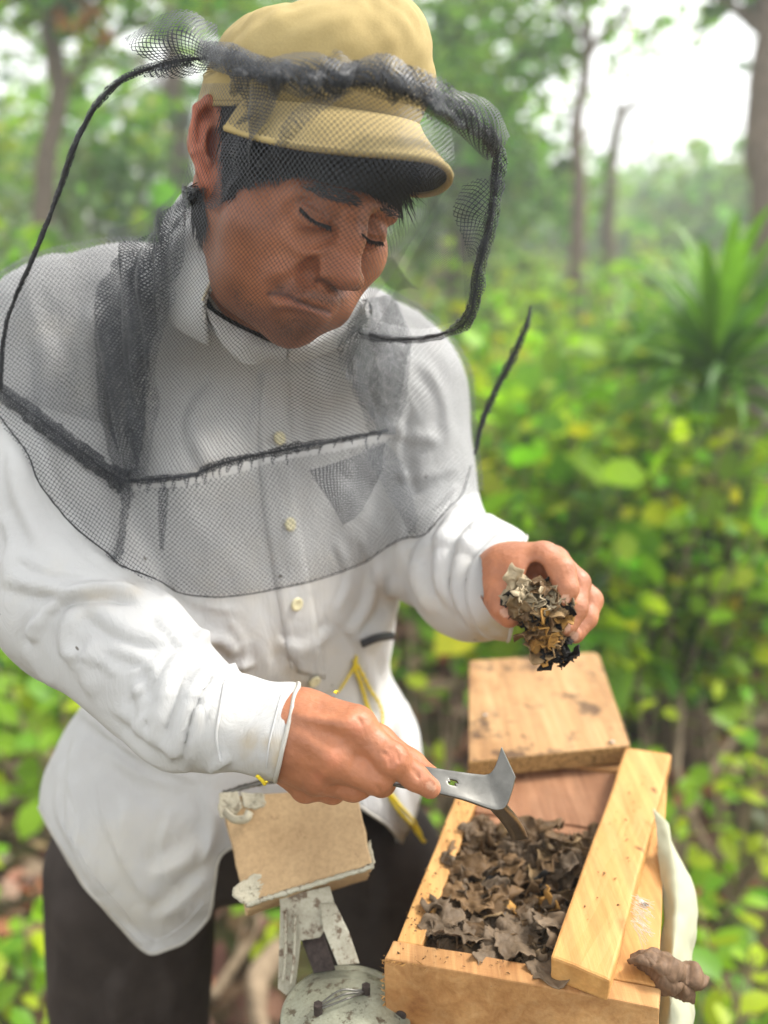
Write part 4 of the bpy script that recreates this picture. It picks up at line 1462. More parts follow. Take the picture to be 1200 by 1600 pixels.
_p = [(6, 656), (60, 744), (130, 840), (182, 884), (240, 915), (330, 931), (420, 921), (500, 901), (575, 872), (640, 842), (658, 846), (676, 836), (712, 788), (728, 730)]
_q = []
for x, y in catmull(_p, 110):
    s_ = on_shirt(x, y, .0055)
    if s_ is not None: _q.append(s_)
_q = np.array(_q)
for _ in range(4): _q[1:-1] = (_q[:-2] + _q[2:] + 2 * _q[1:-1]) / 4
_V, _F, _u = tube_np(_q, .0006, n=260, sides=5, jitter=.3, seed=2)
mesh_np('bib_edge', toW(_V), _F, M['cord'], veil)

# dark column of folds on the left and on the right
lrows = lambda dx: [
    [(300 + dx, 292, .640), (306, 290, .638), (314, 290, .634)],
    [(262 + dx, 345, .650), (280, 345, .640), (296, 340, .630)],
    [(178 + dx, 410, .690), (225, 420, .660), (268, 430, .645)],
    [(152 + dx, 520, .705), (200, 525, .680), (246, 530, .665)],
    [(150 + dx, 640, .712), (190, 645, .695), (232, 650, .682)],
    [(180 + dx, 748, .712), (196, 752, .700), (214, 756, .695)]]
net_sheet('side_fold', lrows(0), M['net_dense'], nu=60, nv=90, wr=.010, frq=26, off=.008, seed=11, layers=1, stretch=(2.5, .5, 1))
net_sheet('side_fold', lrows(24), M['net_fine'], nu=60, nv=90, wr=.012, frq=30, off=.012, seed=13, layers=1, stretch=(2.5, .5, 1))
net_sheet('side_fold', [[(x + 18, y, d) for x, y, d in row] if i > 1 else row for i, row in enumerate(lrows(30))], M['net_fine'], nu=50, nv=90, wr=.010, frq=34, off=.015, seed=14, stretch=(2.5, .5, 1))
rr = [
    [(572, 468, .73), (590, 462, .75), (612, 462, .77)],
    [(548, 505, .71), (580, 505, .73), (632, 520, .77)],
    [(532, 560, .71), (580, 565, .73), (628, 575, .76)],
    [(556, 620, .71), (588, 625, .73), (622, 630, .755)],
    [(590, 682, .73), (602, 684, .735), (612, 684, .745)]]
net_sheet('side_fold', rr, M['net_dense'], nu=50, nv=60, wr=.008, frq=30, off=.010, seed=15, stretch=(2, .6, 1))
net_sheet('side_fold', [[(x - 12 + 8 * i, y, d) for i, (x, y, d) in enumerate(row)] for row in rr], M['net_fine'], nu=50, nv=60, wr=.010, frq=30, off=.015, seed=16, stretch=(2, .6, 1))

# lock of netting crossing from the cap to the ear and down the cheek
net_sheet('side_fold', [
    [(352, 105, .565), (395, 100, .552), (436, 105, .545)],
    [(386, 170, .560), (410, 160, .548), (440, 155, .540)],
    [(350, 225, .580), (385, 220, .565), (412, 222, .555)],
    [(340, 275, .592), (362, 270, .583), (388, 270, .575)],
    [(318, 330, .612), (326, 330, .610), (336, 332, .606)]], M['net_dense'], nu=36, nv=70, wr=.008, frq=40, off=.006, seed=17, stretch=(2, .8, 1))
net_sheet('side_fold', [
    [(505, 100, .535), (530, 95, .530), (565, 100, .525)],
    [(490, 150, .522), (515, 146, .518), (545, 146, .512)],
    [(448, 205, .520), (462, 200, .516), (482, 196, .512)],
    [(400, 262, .545), (406, 262, .543), (414, 262, .541)]], M['net_fine'], nu=36, nv=70, wr=.008, frq=40, off=.008, seed=18, stretch=(2, .8, 1))


def crumple_band(name, pts, rad, seed, mat='net_dense', n=160, jit=.3, squash=.6, off=None, core=None, fa=.16, fb=1.1):
    """gathered netting: a fluted tube of mesh round a path (photo x, y, depth)"""
    P = catmull([C(*q) for q in pts], n)
    if off is not None: P = clear(P, off)
    T, N, B = frames(P); sides = 22
    a = np.linspace(0, 2 * np.pi, sides, endpoint=False)
    r = np.interp(np.linspace(0, 1, n), np.linspace(0, 1, len(rad)), rad)
    g = np.stack(np.meshgrid(np.arange(n) * fa, a * fb, indexing='ij'), -1).reshape(-1, 2)
    fl = vfbm(np.c_[g, np.full(len(g), seed * 3.1)], 3, seed).reshape(n, sides)
    rr_ = r[:, None] * (1 + jit * fl)
    V = P[:, None] + rr_[..., None] * (np.cos(a)[None, :, None] * N[:, None] + squash * np.sin(a)[None, :, None] * B[:, None])
    V = V.reshape(-1, 3)
    Fc = np.array([(i * sides + j, i * sides + (j + 1) % sides, (i + 1) * sides + (j + 1) % sides, (i + 1) * sides + j) for i in range(n - 1) for j in range(sides)])
    L = np.r_[0, np.cumsum(np.linalg.norm(np.diff(P, axis=0), axis=1))]
    uv = np.stack([np.repeat(L, sides) * 1.0, np.tile(a, n) * np.repeat(r, sides) * 1.6], 1)
    mesh_np(name, toW(V), Fc, M[mat], veil, uv=uv)
    if core:
        V, Fc, uv = tube_np(P[::3], core, n=n, sides=7, jitter=.5, seed=seed); mesh_np('hoop_wire', toW(V), Fc, M['cord'], veil)


px_ = .00042
# bunched netting round the cap
capb = [(318, 78, .62), (345, 88, .575), (395, 104, .545), (450, 118, .530), (520, 122, .520), (590, 122, .518), (650, 142, .525), (705, 172, .545), (745, 195, .565), (772, 225, .585)]
crumple_band('gathered_band', [(x, y, d - .001) for x, y, d in capb], [9 * px_, 14 * px_, 15 * px_, 15 * px_, 13 * px_, 15 * px_, 18 * px_, 20 * px_, 18 * px_, 11 * px_], 3, jit=.55, squash=.45, fa=.11, fb=.9)
def ribbon(name, pts, up, dn, mat, seed, wr=.009, frq=55, push=.004):
    P = np.array(pts); n = len(P)
    rows = []
    for k in (-1, -.5, 0, .5, 1):
        row = []
        for i in range(n):
            t = i / (n - 1); h = (np.interp(t, np.linspace(0, 1, len(up)), up) if k < 0 else np.interp(t, np.linspace(0, 1, len(dn)), dn)) * abs(k)
            a = P[max(0, i - 1)][:2]; c = P[min(n - 1, i + 1)][:2]; d = (c - a) / np.hypot(*(c - a)); nx, ny = d[1], -d[0]
            row.append((P[i][0] + (nx * h if k < 0 else -nx * h), P[i][1] + (ny * h if k < 0 else -ny * h), P[i][2] - push * (1 - k * k)))
        rows.append(row)
    net_sheet(name, rows, M[mat], nu=170, nv=26, wr=wr, frq=frq, off=None, seed=seed, stretch=(1, .25, .4))
ribbon('gathered_band', capb, [10, 18, 16, 20, 30, 34, 20, 12], [10, 18, 22, 18, 20, 26, 20, 14], 'net', 61)
ribbon('gathered_band', capb, [8, 14, 22, 12, 30, 24, 26, 12], [12, 24, 14, 26, 16, 20, 24, 12], 'net_dense', 62, wr=.010, frq=28, push=.006)
for k_, (a_, b_) in enumerate((((398, 96), (362, 150)), ((452, 96), (425, 148)), ((512, 104), (470, 148)), ((560, 96), (520, 150)), ((588, 92), (620, 130)), ((640, 118), (610, 160)), ((690, 150), (665, 185)))):
    dd = np.interp(a_[0], [350, 520, 700], [.555, .508, .530])
    crumple_band('twisted_fold', [(a_[0], a_[1], dd + .006), ((a_[0] + b_[0]) / 2 - 4, (a_[1] + b_[1]) / 2, dd - .004), (b_[0], b_[1], dd + .008)], [5 * px_, 13 * px_, 5 * px_], 70 + k_, mat='net_dense' if k_ % 2 else 'net_fine', n=40, jit=.5, squash=.5, fa=.12, fb=.9)
ribbon('gathered_band', capb, [8, 20, 14, 24, 20, 30, 18, 12], [12, 14, 20, 14, 22, 18, 16, 12], 'net_fine', 63, wr=.010, frq=70, push=.001)
# right hoop, dropping from the cap's front corner and turning back to the shoulder
hoop = [(760, 208, .575), (777, 240, .59), (773, 300, .60), (763, 360, .61), (748, 420, .62), (738, 480, .635), (722, 508, .65), (690, 522, .67), (650, 530, .69), (605, 530, .70), (560, 520, .705)]
crumple_band('hoop_netting', hoop, [10 * px_, 10 * px_, 8 * px_, 7 * px_, 7 * px_, 10 * px_, 11 * px_, 8 * px_, 8 * px_, 9 * px_, 12 * px_], 12, jit=.55, squash=.8, core=.0008, mat='net_dense')
crumple_band('hoop_netting', [(x + 2, y, d) for x, y, d in hoop[:7]], [11 * px_] * 5, 14, jit=.5, squash=.8, mat='net_fine')
net_sheet('hoop_flap', [[(722, 290, .60), (748, 280, .60), (770, 285, .60)], [(708, 330, .605), (735, 325, .603), (765, 330, .603)], [(722, 372, .61), (742, 360, .61), (760, 352, .61)], [(732, 402, .613), (738, 400, .613), (746, 398, .613)]], M['net_fine'], nu=30, nv=40, wr=.006, frq=40, off=None, seed=21)
net_sheet('hoop_flap', [[(716, 310, .606), (740, 300, .606), (768, 300, .606)], [(722, 400, .612), (738, 400, .612), (756, 400, .612)], [(728, 500, .63), (733, 500, .63), (740, 500, .63)]], M['net_side'], nu=30, nv=40, wr=.006, frq=40, off=None, seed=22)
net_sheet('hoop_flap', [[(590, 420, .76), (600, 405, .76), (612, 400, .76)], [(600, 440, .77), (625, 432, .77), (640, 438, .77)], [(620, 452, .78), (640, 448, .78), (656, 452, .78)]], M['net_dense'], nu=24, nv=24, wr=.004, frq=40, off=None, seed=23)
# right side netting stretched between hoop and brim
net_sheet('side_panel', [[(690, 180, .560), (730, 195, .575), (768, 225, .59)], [(700, 280, .555), (735, 285, .58), (770, 300, .60)], [(640, 400, .60), (700, 400, .61), (754, 400, .62)], [(590, 500, .68), (660, 515, .67), (734, 500, .64)]], M['net_side'], nu=50, nv=60, wr=.004, frq=12, off=.006, seed=24)
# top-left puff and the wire hoop on the left
puff = [[(196, 62, .60), (250, 32, .60), (300, 22, .605), (338, 42, .61)], [(212, 80, .598), (255, 62, .590), (300, 55, .590), (340, 72, .60)], [(262, 100, .60), (285, 92, .594), (310, 88, .594), (345, 92, .595)], [(220, 122, .605), (265, 118, .602), (310, 112, .602), (350, 105, .59)]]
net_sheet('puffed_net', puff, M['net_fine'], nu=60, nv=50, wr=.006, frq=22, off=None, seed=25, layers=1)
net_sheet('puffed_net', puff, M['net_fine'], nu=60, nv=50, wr=.008, frq=24, off=None, seed=29, layers=1)
wire = [(352, 92, .585), (300, 92, .598), (240, 105, .602), (190, 125, .606), (150, 165, .612), (118, 225, .62), (88, 310, .635), (55, 395, .65), (22, 470, .665), (5, 530, .675), (0, 608, .685)]
V, Fc, uv = tube_np([C(*q) for q in wire], [.0011, .0011, .0013, .0015, .0013, .0011, .0013], n=220, sides=7, jitter=.35, seed=4)
mesh_np('hoop_wire', toW(V), Fc, M['cord'], veil)
crumple_band('hoop_netting', wire[1:], [8 * px_, 5 * px_, 5 * px_, 4 * px_, 4 * px_, 5 * px_], 31, jit=.5, squash=.8)
# side of the bag between the left wire and the face panel
net_sheet('side_panel', [[(q[0], q[1], q[2]) for q in ((262, 112, .602), (290, 125, .605), (315, 132, .610))],
                         [(140, 180, .613), (230, 190, .625), (300, 195, .614)],
                         [(90, 305, .635), (190, 300, .66), (290, 275, .62)],
                         [(50, 405, .650), (150, 400, .685), (250, 410, .64)],
                         [(8, 520, .675), (100, 520, .70), (232, 530, .672)],
                         [(-4, 610, .685), (90, 650, .70), (205, 680, .70)]], M['net_side'], nu=80, nv=90, wr=.004, frq=10, off=.010, seed=26)
net_sheet('back_panel', [[(285, 300, .76), (225, 345, .78), (172, 360, .80)], [(270, 340, .76), (220, 372, .78), (168, 388, .80)], [(262, 380, .76), (220, 398, .77), (165, 402, .79)]], M['net_fine'], nu=40, nv=30, wr=.004, frq=16, off=None, seed=27)
# lower hoop at the left shoulder and the seam over the chest
crumple_band('hoop_netting', [(-30, 590, .69), (20, 625, .69), (70, 662, .69), (120, 700, .69), (170, 738, .695), (198, 752, .695)], [10 * px_, 14 * px_, 14 * px_, 14 * px_, 15 * px_, 20 * px_], 33, jit=.5, squash=.7, off=.008, core=.0006, fa=.1)
crumple_band('hoop_netting', [(196, 748, .695), (196, 790, .70), (190, 835, .70), (184, 874, .705)], [14 * px_, 7 * px_, 5 * px_, 7 * px_], 34, jit=.6, squash=.7, off=.012, mat='net_fine')
seam = [(200, 752, .70), (250, 748, .70), (300, 742, .70), (335, 728, .70), (380, 716, .70), (430, 706, .70), (480, 696, .70), (540, 686, .715), (606, 672, .745)]
crumple_band('chest_seam', seam, [5 * px_, 6 * px_, 5 * px_, 7 * px_, 6 * px_, 8 * px_, 5 * px_, 4 * px_], 35, jit=.7, squash=.8, off=.010, core=.0009)
S2 = catmull([(x, y) for x, y, d in seam], 46); fr_ = []
for i, (x, y) in enumerate(S2):
    if i % 2: continue
    L_ = rnd.uniform(9, 26); w_ = rnd.uniform(3, 8); k_ = rnd.uniform(-6, 6)
    net_sheet('gather', [[(x - w_, y - 1, .70), (x, y - 1, .70), (x + w_, y - 2, .70)], [(x - w_ * .7 + k_ * .5, y + L_ * .5, .70), (x + k_ * .5, y + L_ * .5, .70), (x + w_ * .7 + k_ * .5, y + L_ * .5, .70)], [(x + k_ - 1, y + L_, .70), (x + k_, y + L_, .70), (x + k_ + 1, y + L_, .70)]], M['net_dense'], nu=5, nv=7, wr=.003, frq=60, off=.013, seed=40 + i, sm=1)
# free end of cord hanging on the far side
cordp = [(829, 478, .78), (822, 510, .78), (800, 560, .785), (775, 610, .79), (755, 655, .795), (742, 710, .80)]
V, Fc, uv = tube_np([C(*q) for q in cordp], [.0007, .0012, .0017, .0014, .0017, .0009], n=120, sides=8, jitter=.4, seed=9)
o = mesh_np('cord', toW(V), Fc, M['cord'], veil); o['label'] = 'loose cord end standing off behind his left shoulder'
crumple_band('cord_netting', cordp, [2 * px_, 6 * px_, 8 * px_, 7 * px_, 7 * px_, 3 * px_], 37, jit=.5, squash=.8)
# ------------------------------------------------------------------ the hive box
BZ = 1.07
FL, FR = onz(601, 1497, BZ), onz(1031, 1575, BZ)
BU = (FR - FL); BWID = np.linalg.norm(BU); BU /= BWID
BV = onz(700, 1251, BZ) - onz(613, 1456, BZ); BV /= np.linalg.norm(BV)
UP = np.array([0, 0, 1.])
TB = .0185
BLEN = .285


def bp(u, v, z=0.0):
    """a point on the box: metres along the front edge, back along the side, above the rim"""
    return FL + BU * u + BV * v + UP * z


def board(name, u0, u1, v0, v1, z0, z1, mat, parent, rough=.0012, sub=6, seed=1, bevel=.0012):
    top = [bp(u0, v0, z1), bp(u1, v0, z1), bp(u1, v1, z1), bp(u0, v1, z1)]
    bot = [bp(u0, v0, z0), bp(u1, v0, z0), bp(u1, v1, z0), bp(u0, v1, z0)]
    return hexa(name, top, bot, mat, parent, bevel, sub, rough, seed)


box = empty('hive_box', tuple(bp(BWID / 2, BLEN / 2, -.20)))
tag(box, 'open pine hive box full of crumpled brown wax in front of the man', 'hive box')
board('front_board', 0, BWID, 0, TB, -.062, 0, M['wood_front'], box, .0014, seed=2)
board('front_board', .002, BWID - .001, .001, TB, -.145, -.0635, M['wood_front'], box, .0014, seed=9)
board('front_board', .001, BWID - .002, .0005, TB, -.20, -.1465, M['wood_front'], box, .0014, seed=12)
board('side_board', 0.003, TB + .003, TB + .0005, BLEN, -.20, -.001, M['wood_box'], box, .0010, seed=3)
board('side_board', BWID - .037, BWID - .001, TB + .0005, BLEN, -.20, .0005, M['wood_box'], box, .0010, seed=4)
board('back_board', 0.004, BWID - .001, BLEN + .0005, BLEN + TB, -.20, -.002, M['wood_front'], box, seed=5)
PV = .182
board('inner_partition', TB + .0035, BWID - .0375, PV, PV + .012, -.12, -.007, M['wood_inner'], box, .0016, seed=6)
board('inner_ledge', TB + .0035, BWID - .0375, PV + .0125, BLEN - .0005, -.03, -.006, M['wood_inner'], box, .0016, seed=7)
board('bottom_board', TB, BWID - TB, TB, BLEN, -.199, -.187, M['wood_inner'], box, seed=8)


def screw(px, py, p, n, r=.0038):
    V, Fc, _ = tube_np([p - n * .001, p + n * .0006], r, n=2, sides=14)
    mesh_np('screw_head', V, Fc, M['rust'], box, smooth=False)


M['rust'] = simple('dark_rusty_steel', (.06, .045, .04), .6, .4, 300, .4, .0005, .5, metal=.5)
nf = -BV
for u, z in ((.012, -.046), (BWID - .012, -.03), (.013, -.11), (BWID - .016, -.10)):
    screw(0, 0, bp(u, -.0005, z), nf)

sl = []
for i in range(70):
    p = bp(rnd.uniform(-.0008, .002), rnd.uniform(-.0005, .002), rnd.uniform(-.06, .0005)) if i < 45 else bp(rnd.uniform(0, .03), rnd.uniform(-.0008, .001), rnd.uniform(-.002, .0005))
    d = -BU * rnd.uniform(.3, 1) + UP * rnd.gauss(0, .5) - BV * rnd.uniform(0, .8); L_ = rnd.uniform(.0015, .006)
    s_ = np.cross(d, BV) * .0003
    sl.append((np.array([p - s_, p + s_, p + d * L_ * .6 + s_ + UP * .0006 * rnd.gauss(0, 1), p + d * L_ + UP * .001 * rnd.gauss(0, 1)]), np.array([(0, 1, 2, 3)]), np.ones((4, 3))))
_v, _f, _c = [], [], []; _o = 0
for v, f, c in sl: _v.append(v); _f.append(f + _o); _c.append(c); _o += 4
sp_ = mesh_np('splinters', np.vstack(_v), np.vstack(_f), M['wood_bar'], box, smooth=False); sp_['kind'] = 'stuff'

# loose bar lying along the right-hand rim
bt = [onz(x, y, BZ + .019) for x, y in ((860, 1495), (954, 1531), (1050, 1177), (979, 1168))]
bar = hexa('wooden_bar', [p + UP * 0 for p in bt], [p - UP * .0183 for p in bt], M['wood_bar'], None, .0022, 7, .0016, 5)
tag(bar, 'thick pale pine bar lying lengthwise on the right rim of the hive box', 'wooden bar')
# the lid pushed back
lt = [onz(x, y, BZ + .0185) for x, y in ((733, 1190), (985, 1164), (934, 1018), (733, 1032))]
lid = empty('wooden_cover', tuple(sum(lt) / 4 - UP * .018))
tag(lid, 'stained square wooden cover slid back behind the open hive box', 'box cover')
bm = bmesh.new()
def rounded(c, rad, n=5):
    out = []
    for i in range(len(c)):
        p, a, b = np.array(c[i]), np.array(c[i - 1]), np.array(c[(i + 1) % len(c)])
        da = (a - p) / np.linalg.norm(a - p); db = (b - p) / np.linalg.norm(b - p); r = rad[i]
        s, e = p + da * r, p + db * r
        for k in range(n + 1):
            t = k / n
            out.append((1 - t) ** 2 * s + 2 * t * (1 - t) * p + t * t * e)
    return out
def prism(name, ring, down, mat, parent, bevel=.001):
    bm = bmesh.new()
    a = [bm.verts.new(tuple(p)) for p in ring]; b = [bm.verts.new(tuple(np.array(p) + down)) for p in ring]
    bm.faces.new(a); bm.faces.new(b[::-1])
    for i in range(len(a)): bm.faces.new((a[i], b[i], b[(i + 1) % len(a)], a[(i + 1) % len(a)]))
    bmesh.ops.recalc_face_normals(bm, faces=bm.faces)
    me = bpy.data.meshes.new(name); bm.to_mesh(me); bm.free(); me.materials.append(mat)
    o = bpy.data.objects.new(name, me); link(o, parent)
    if bevel:
        m = o.modifiers.new('bevel', 'BEVEL'); m.width = bevel; m.segments = 2; m.limit_method = 'ANGLE'
    return o
bm.free()
prism('wooden_panel', rounded(lt, [.003, .003, .014, .006]), np.array([0, 0, -.0175]), M['wood_lid'], lid)
e0, e1 = lt[0] - UP * .009, lt[1] - UP * .009
nv_ = np.cross(e1 - e0, UP); nv_ /= np.linalg.norm(nv_)
ring = [e0 + nv_ * .0005 + UP * .0085, e1 + nv_ * .0005 + UP * .0085, e1 + nv_ * .0012 - UP * .008, e0 + nv_ * .0012 - UP * .008]
prism('rough_edge', ring, -nv_ * .004, M['sawdust'], lid, .0004)


# ------------------------------------------------------------------ crumpled hive wax
def flake(rs, p, nrm, size, col, ruf=1.0, nr=5, na=18):
    """one crumpled sheet of wax; returns V, F, C"""
    n = nrm / np.linalg.norm(nrm)
    t = np.cross(n, rs.randn(3)); t /= np.linalg.norm(t); b = np.cross(n, t)
    ph = rs.rand(4) * 6.28; kf = rs.randint(3, 6); V = []; 
    ra = 1 + .32 * np.sin(np.linspace(0, 6.283, na, endpoint=False) * 2 + ph[0]) + .28 * (rs.rand(na) - .5)
    for i in range(nr + 1):
        r = i / nr
        for j in range(na):
            a = 2 * np.pi * j / na
            rr = r * ra[j] * size
            z = size * ruf * (.30 * r * r * np.sin(kf * a + ph[1]) + .16 * r ** 3 * np.sin((2 * kf + 1) * a + ph[2]) + .25 * r * r * np.sin(a + ph[3]))
            z += size * .10 * (rs.rand() - .5) * r
            V.append(p + t * rr * np.cos(a) + b * rr * np.sin(a) + n * z)
    Fc = []
    for i in range(nr):
        for j in range(na):
            k = (j + 1) % na
            Fc.append((i * na + j, i * na + k, (i + 1) * na + k, (i + 1) * na + j))
    V = np.array(V)
    c = np.tile(col, (len(V), 1)) * (1 + .35 * (rs.rand(len(V), 1) - .5))
    rim = np.repeat(np.linspace(0, 1, nr + 1) ** 3, na)[:, None]
    c = c * (1 + .22 * rim)
    return V, np.array(Fc), c


def join(lst):
    V, Fc, Cc, o = [], [], [], 0
    for v, f, c in lst:
        V.append(v); Fc.append(f + o); Cc.append(c); o += len(v)
    return np.vstack(V), np.vstack(Fc), np.vstack(Cc)


BROWN, GREY, TAN, BLACK, PALE = (np.array(c) for c in ((.105, .062, .028), (.120, .084, .052), (.38, .20, .05), (.010, .009, .008), (.22, .145, .07)))


def build_wax():
    rs = np.random.RandomState(11)
    w0, w1, v0, v1 = TB + .0035, BWID - .0375, TB + .0005, PV - .0005
    nu, nv = 260, 340
    U, Vv = np.meshgrid(np.linspace(w0, w1, nu), np.linspace(v0, v1, nv), indexing='ij')
    q = np.c_[U.ravel(), Vv.ravel(), np.zeros(U.size)]
    su = (q[:, 0] - w0) / (w1 - w0); sv = (q[:, 1] - v0) / (v1 - v0)
    warp = q + .012 * np.c_[vfbm(q * 25, 2, 1), vfbm(q * 25, 2, 2), np.zeros(len(q))]
    n1 = 1 - np.abs(vfbm(warp * 55, 3, 5)); n2 = vfbm(warp * 18, 2, 7); n3 = 1 - np.abs(vfbm(warp * 150, 2, 9))
    z = -.020 + .010 * n1 + .006 * n2 + .0025 * n3
    z += .012 * np.exp(-((su - .7) / .3) ** 2 - ((sv - .12) / .16) ** 2)          # smooth sheets near the front
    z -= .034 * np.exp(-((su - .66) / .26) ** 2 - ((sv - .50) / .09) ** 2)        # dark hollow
    z -= .022 * np.exp(-((su - .28) / .06) ** 2 - ((sv - .16) / .05) ** 2)
    z += .012 * np.exp(-((su - .62) / .2) ** 2 - ((sv - .74) / .14) ** 2)
    z += .006 * np.exp(-((su - .1) / .14) ** 2) 
    over = .009 * np.clip(z[:, None] + .018, 0, .02) / .012
    q = q + over * np.c_[vfbm(warp * 35, 2, 61), vfbm(warp * 35, 2, 62), np.zeros(len(q))]
    q[:, 0] = np.clip(q[:, 0], w0, w1); q[:, 1] = np.clip(q[:, 1], v0, v1)
    P = FL + BU * q[:, :1] + BV * q[:, 1:2] + UP * z[:, None]
    cc = np.tile(GREY, (len(q), 1)) * (1 + .25 * vfbm(q * 60, 3, 4)[:, None])
    def tn(m, c):
        nonlocal cc
        m = np.clip(m, 0, 1)[:, None]; cc = cc * (1 - m) + c * m
    tn(.8 * np.clip(vfbm(warp * 40, 2, 71) * 1.6, 0, 1), BROWN * 1.2)
    tn(.6 * np.clip(vfbm(warp * 60, 2, 72) * 1.8 - .5, 0, 1), PALE)
    tn(.9 * np.exp(-((su - .66) / .3) ** 2 - ((sv - .52) / .10) ** 2), BLACK)  # shade down in the hollow painted black into the wax
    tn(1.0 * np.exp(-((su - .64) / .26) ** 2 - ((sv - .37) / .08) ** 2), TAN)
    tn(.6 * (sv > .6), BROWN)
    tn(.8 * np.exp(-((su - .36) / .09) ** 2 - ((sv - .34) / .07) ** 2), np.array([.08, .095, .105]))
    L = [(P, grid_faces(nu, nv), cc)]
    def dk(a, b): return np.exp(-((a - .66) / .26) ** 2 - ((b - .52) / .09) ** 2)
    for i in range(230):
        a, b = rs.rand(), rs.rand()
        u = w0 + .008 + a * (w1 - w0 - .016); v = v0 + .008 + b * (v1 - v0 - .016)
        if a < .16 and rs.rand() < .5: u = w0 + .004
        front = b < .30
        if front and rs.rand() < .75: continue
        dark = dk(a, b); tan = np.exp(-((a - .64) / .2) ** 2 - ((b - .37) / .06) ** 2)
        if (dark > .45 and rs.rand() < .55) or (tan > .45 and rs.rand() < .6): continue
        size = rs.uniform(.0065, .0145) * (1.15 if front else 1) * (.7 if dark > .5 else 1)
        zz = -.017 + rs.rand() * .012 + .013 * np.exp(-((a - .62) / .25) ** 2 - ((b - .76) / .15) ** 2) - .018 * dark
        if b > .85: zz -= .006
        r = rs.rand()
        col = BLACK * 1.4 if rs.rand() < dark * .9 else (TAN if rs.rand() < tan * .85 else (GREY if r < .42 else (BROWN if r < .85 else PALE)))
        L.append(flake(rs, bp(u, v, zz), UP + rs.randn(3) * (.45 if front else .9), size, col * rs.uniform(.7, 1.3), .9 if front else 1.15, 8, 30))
    for a, b, s, zz in ((.2, .12, .018, -.002), (.42, .05, .02, -.004), (.68, .07, .024, -.001), (.5, .16, .022, -.001), (.85, .16, .024, .001), (.7, .27, .02, -.001), (.15, .35, .016, -.001), (.06, .15, .014, .001), (.08, .55, .014, 0), (.3, .62, .014, -.001), (.30, .10, .020, -.010), (.55, .08, .022, -.008), (.82, .10, .022, -.006), (.75, .20, .024, -.004), (.90, .22, .018, -.006), (.12, .25, .018, -.008), (.10, .42, .016, -.006), (.42, .2, .016, -.01), (.62, .15, .02, -.004)):
        L.append(flake(rs, bp(w0 + a * (w1 - w0), v0 + b * (v1 - v0), zz), UP + rs.randn(3) * .26, s, (GREY * 1.15 if b < .3 else BROWN * 1.3) * rs.uniform(.85, 1.25), .5, 14, 60))
    # folds spilling over the left rim and leaning on the bar
    for u, v, z, s in ((.020, .060, .001, .010), (.016, .115, .001, .007), (.024, .155, 0, .008), (BWID - .058, .15, .004, .012), (BWID - .06, .168, .002, .012), (BWID - .064, .13, 0, .010), (.075, .15, .008, .012), (.09, .165, .010, .013), (.10, .148, .010, .011)):
        L.append(flake(rs, bp(u, v, z), UP + rs.randn(3) * .4, s, GREY if u < .03 else BROWN, .9))
    big = np.concatenate([np.full(len(q[0]), .35 if len(q[0]) == 15 * 60 else 1.0) for q in L])[:, None]
    V, Fc, c = join(L)
    V = V + big * (np.stack([vfbm(V * 330, 2, 31 + i) for i in range(3)], 1) * .0011 + np.stack([1 - 2 * np.abs(vfbm(V * 110, 2, 41 + i)) for i in range(3)], 1) * .0022)
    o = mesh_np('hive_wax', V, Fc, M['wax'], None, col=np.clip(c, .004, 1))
    m = o.modifiers.new('thick', 'SOLIDIFY'); m.thickness = .0006; m.offset = 0
    tag(o, 'crumpled grey-brown sheets of hive wax filling the open box', 'hive wax', kind='stuff')


build_wax()


def build_clump():
    rs = np.random.RandomState(5); L = []
    cx = [(845, 938, .662), (835, 962, .664), (846, 982, .667), (856, 996, .670), (858, 1010, .672), (818, 940, .662), (866, 945, .664)]
    for i in range(170):
        q = cx[rs.randint(len(cx))]
        x = q[0] + rs.randn() * 11; y = q[1] + rs.randn() * 10
        p = C(x, y, q[2] + rs.randn() * .006)
        r = rs.rand(); low = (y - 920) / 110
        col = PALE * 1.5 if r < .36 else (TAN * .9 if r < .60 else (BROWN * 1.4 if r < .82 else BLACK))
        if y < 950 and r < .6: col = np.array([.42, .34, .22])
        if x < 806 or (x > 876 and y > 985): col = BLACK * 1.8
        L.append(flake(rs, p, rs.randn(3) + np.array([0, .6, .5]), rs.uniform(.0050, .0105), col * rs.uniform(.55, 1.15), 1.0, 7, 28))
    for x, y in ((795, 935), (800, 943), (790, 938), (862, 1030), (875, 1022), (856, 1026), (850, 1020)):
        L.append(flake(rs, C(x, y, .664), rs.randn(3), .0055, BLACK * 1.5, 1.2, 4, 14))
    V, Fc, c = join(L)
    V = V + np.stack([vfbm(V * 420, 2, 31 + i) for i in range(3)], 1) * .0009 + np.stack([1 - 2 * np.abs(vfbm(V * 170, 2, 51 + i)) for i in range(3)], 1) * .0014
    o = mesh_np('wax_clump', toW(V), Fc, M['wax'], None, col=np.clip(c, .004, 1))
    m = o.modifiers.new('thick', 'SOLIDIFY'); m.thickness = .0005; m.offset = 0
    tag(o, 'ragged clump of brown and black wax held in his raised left hand', 'wax clump')


build_clump()


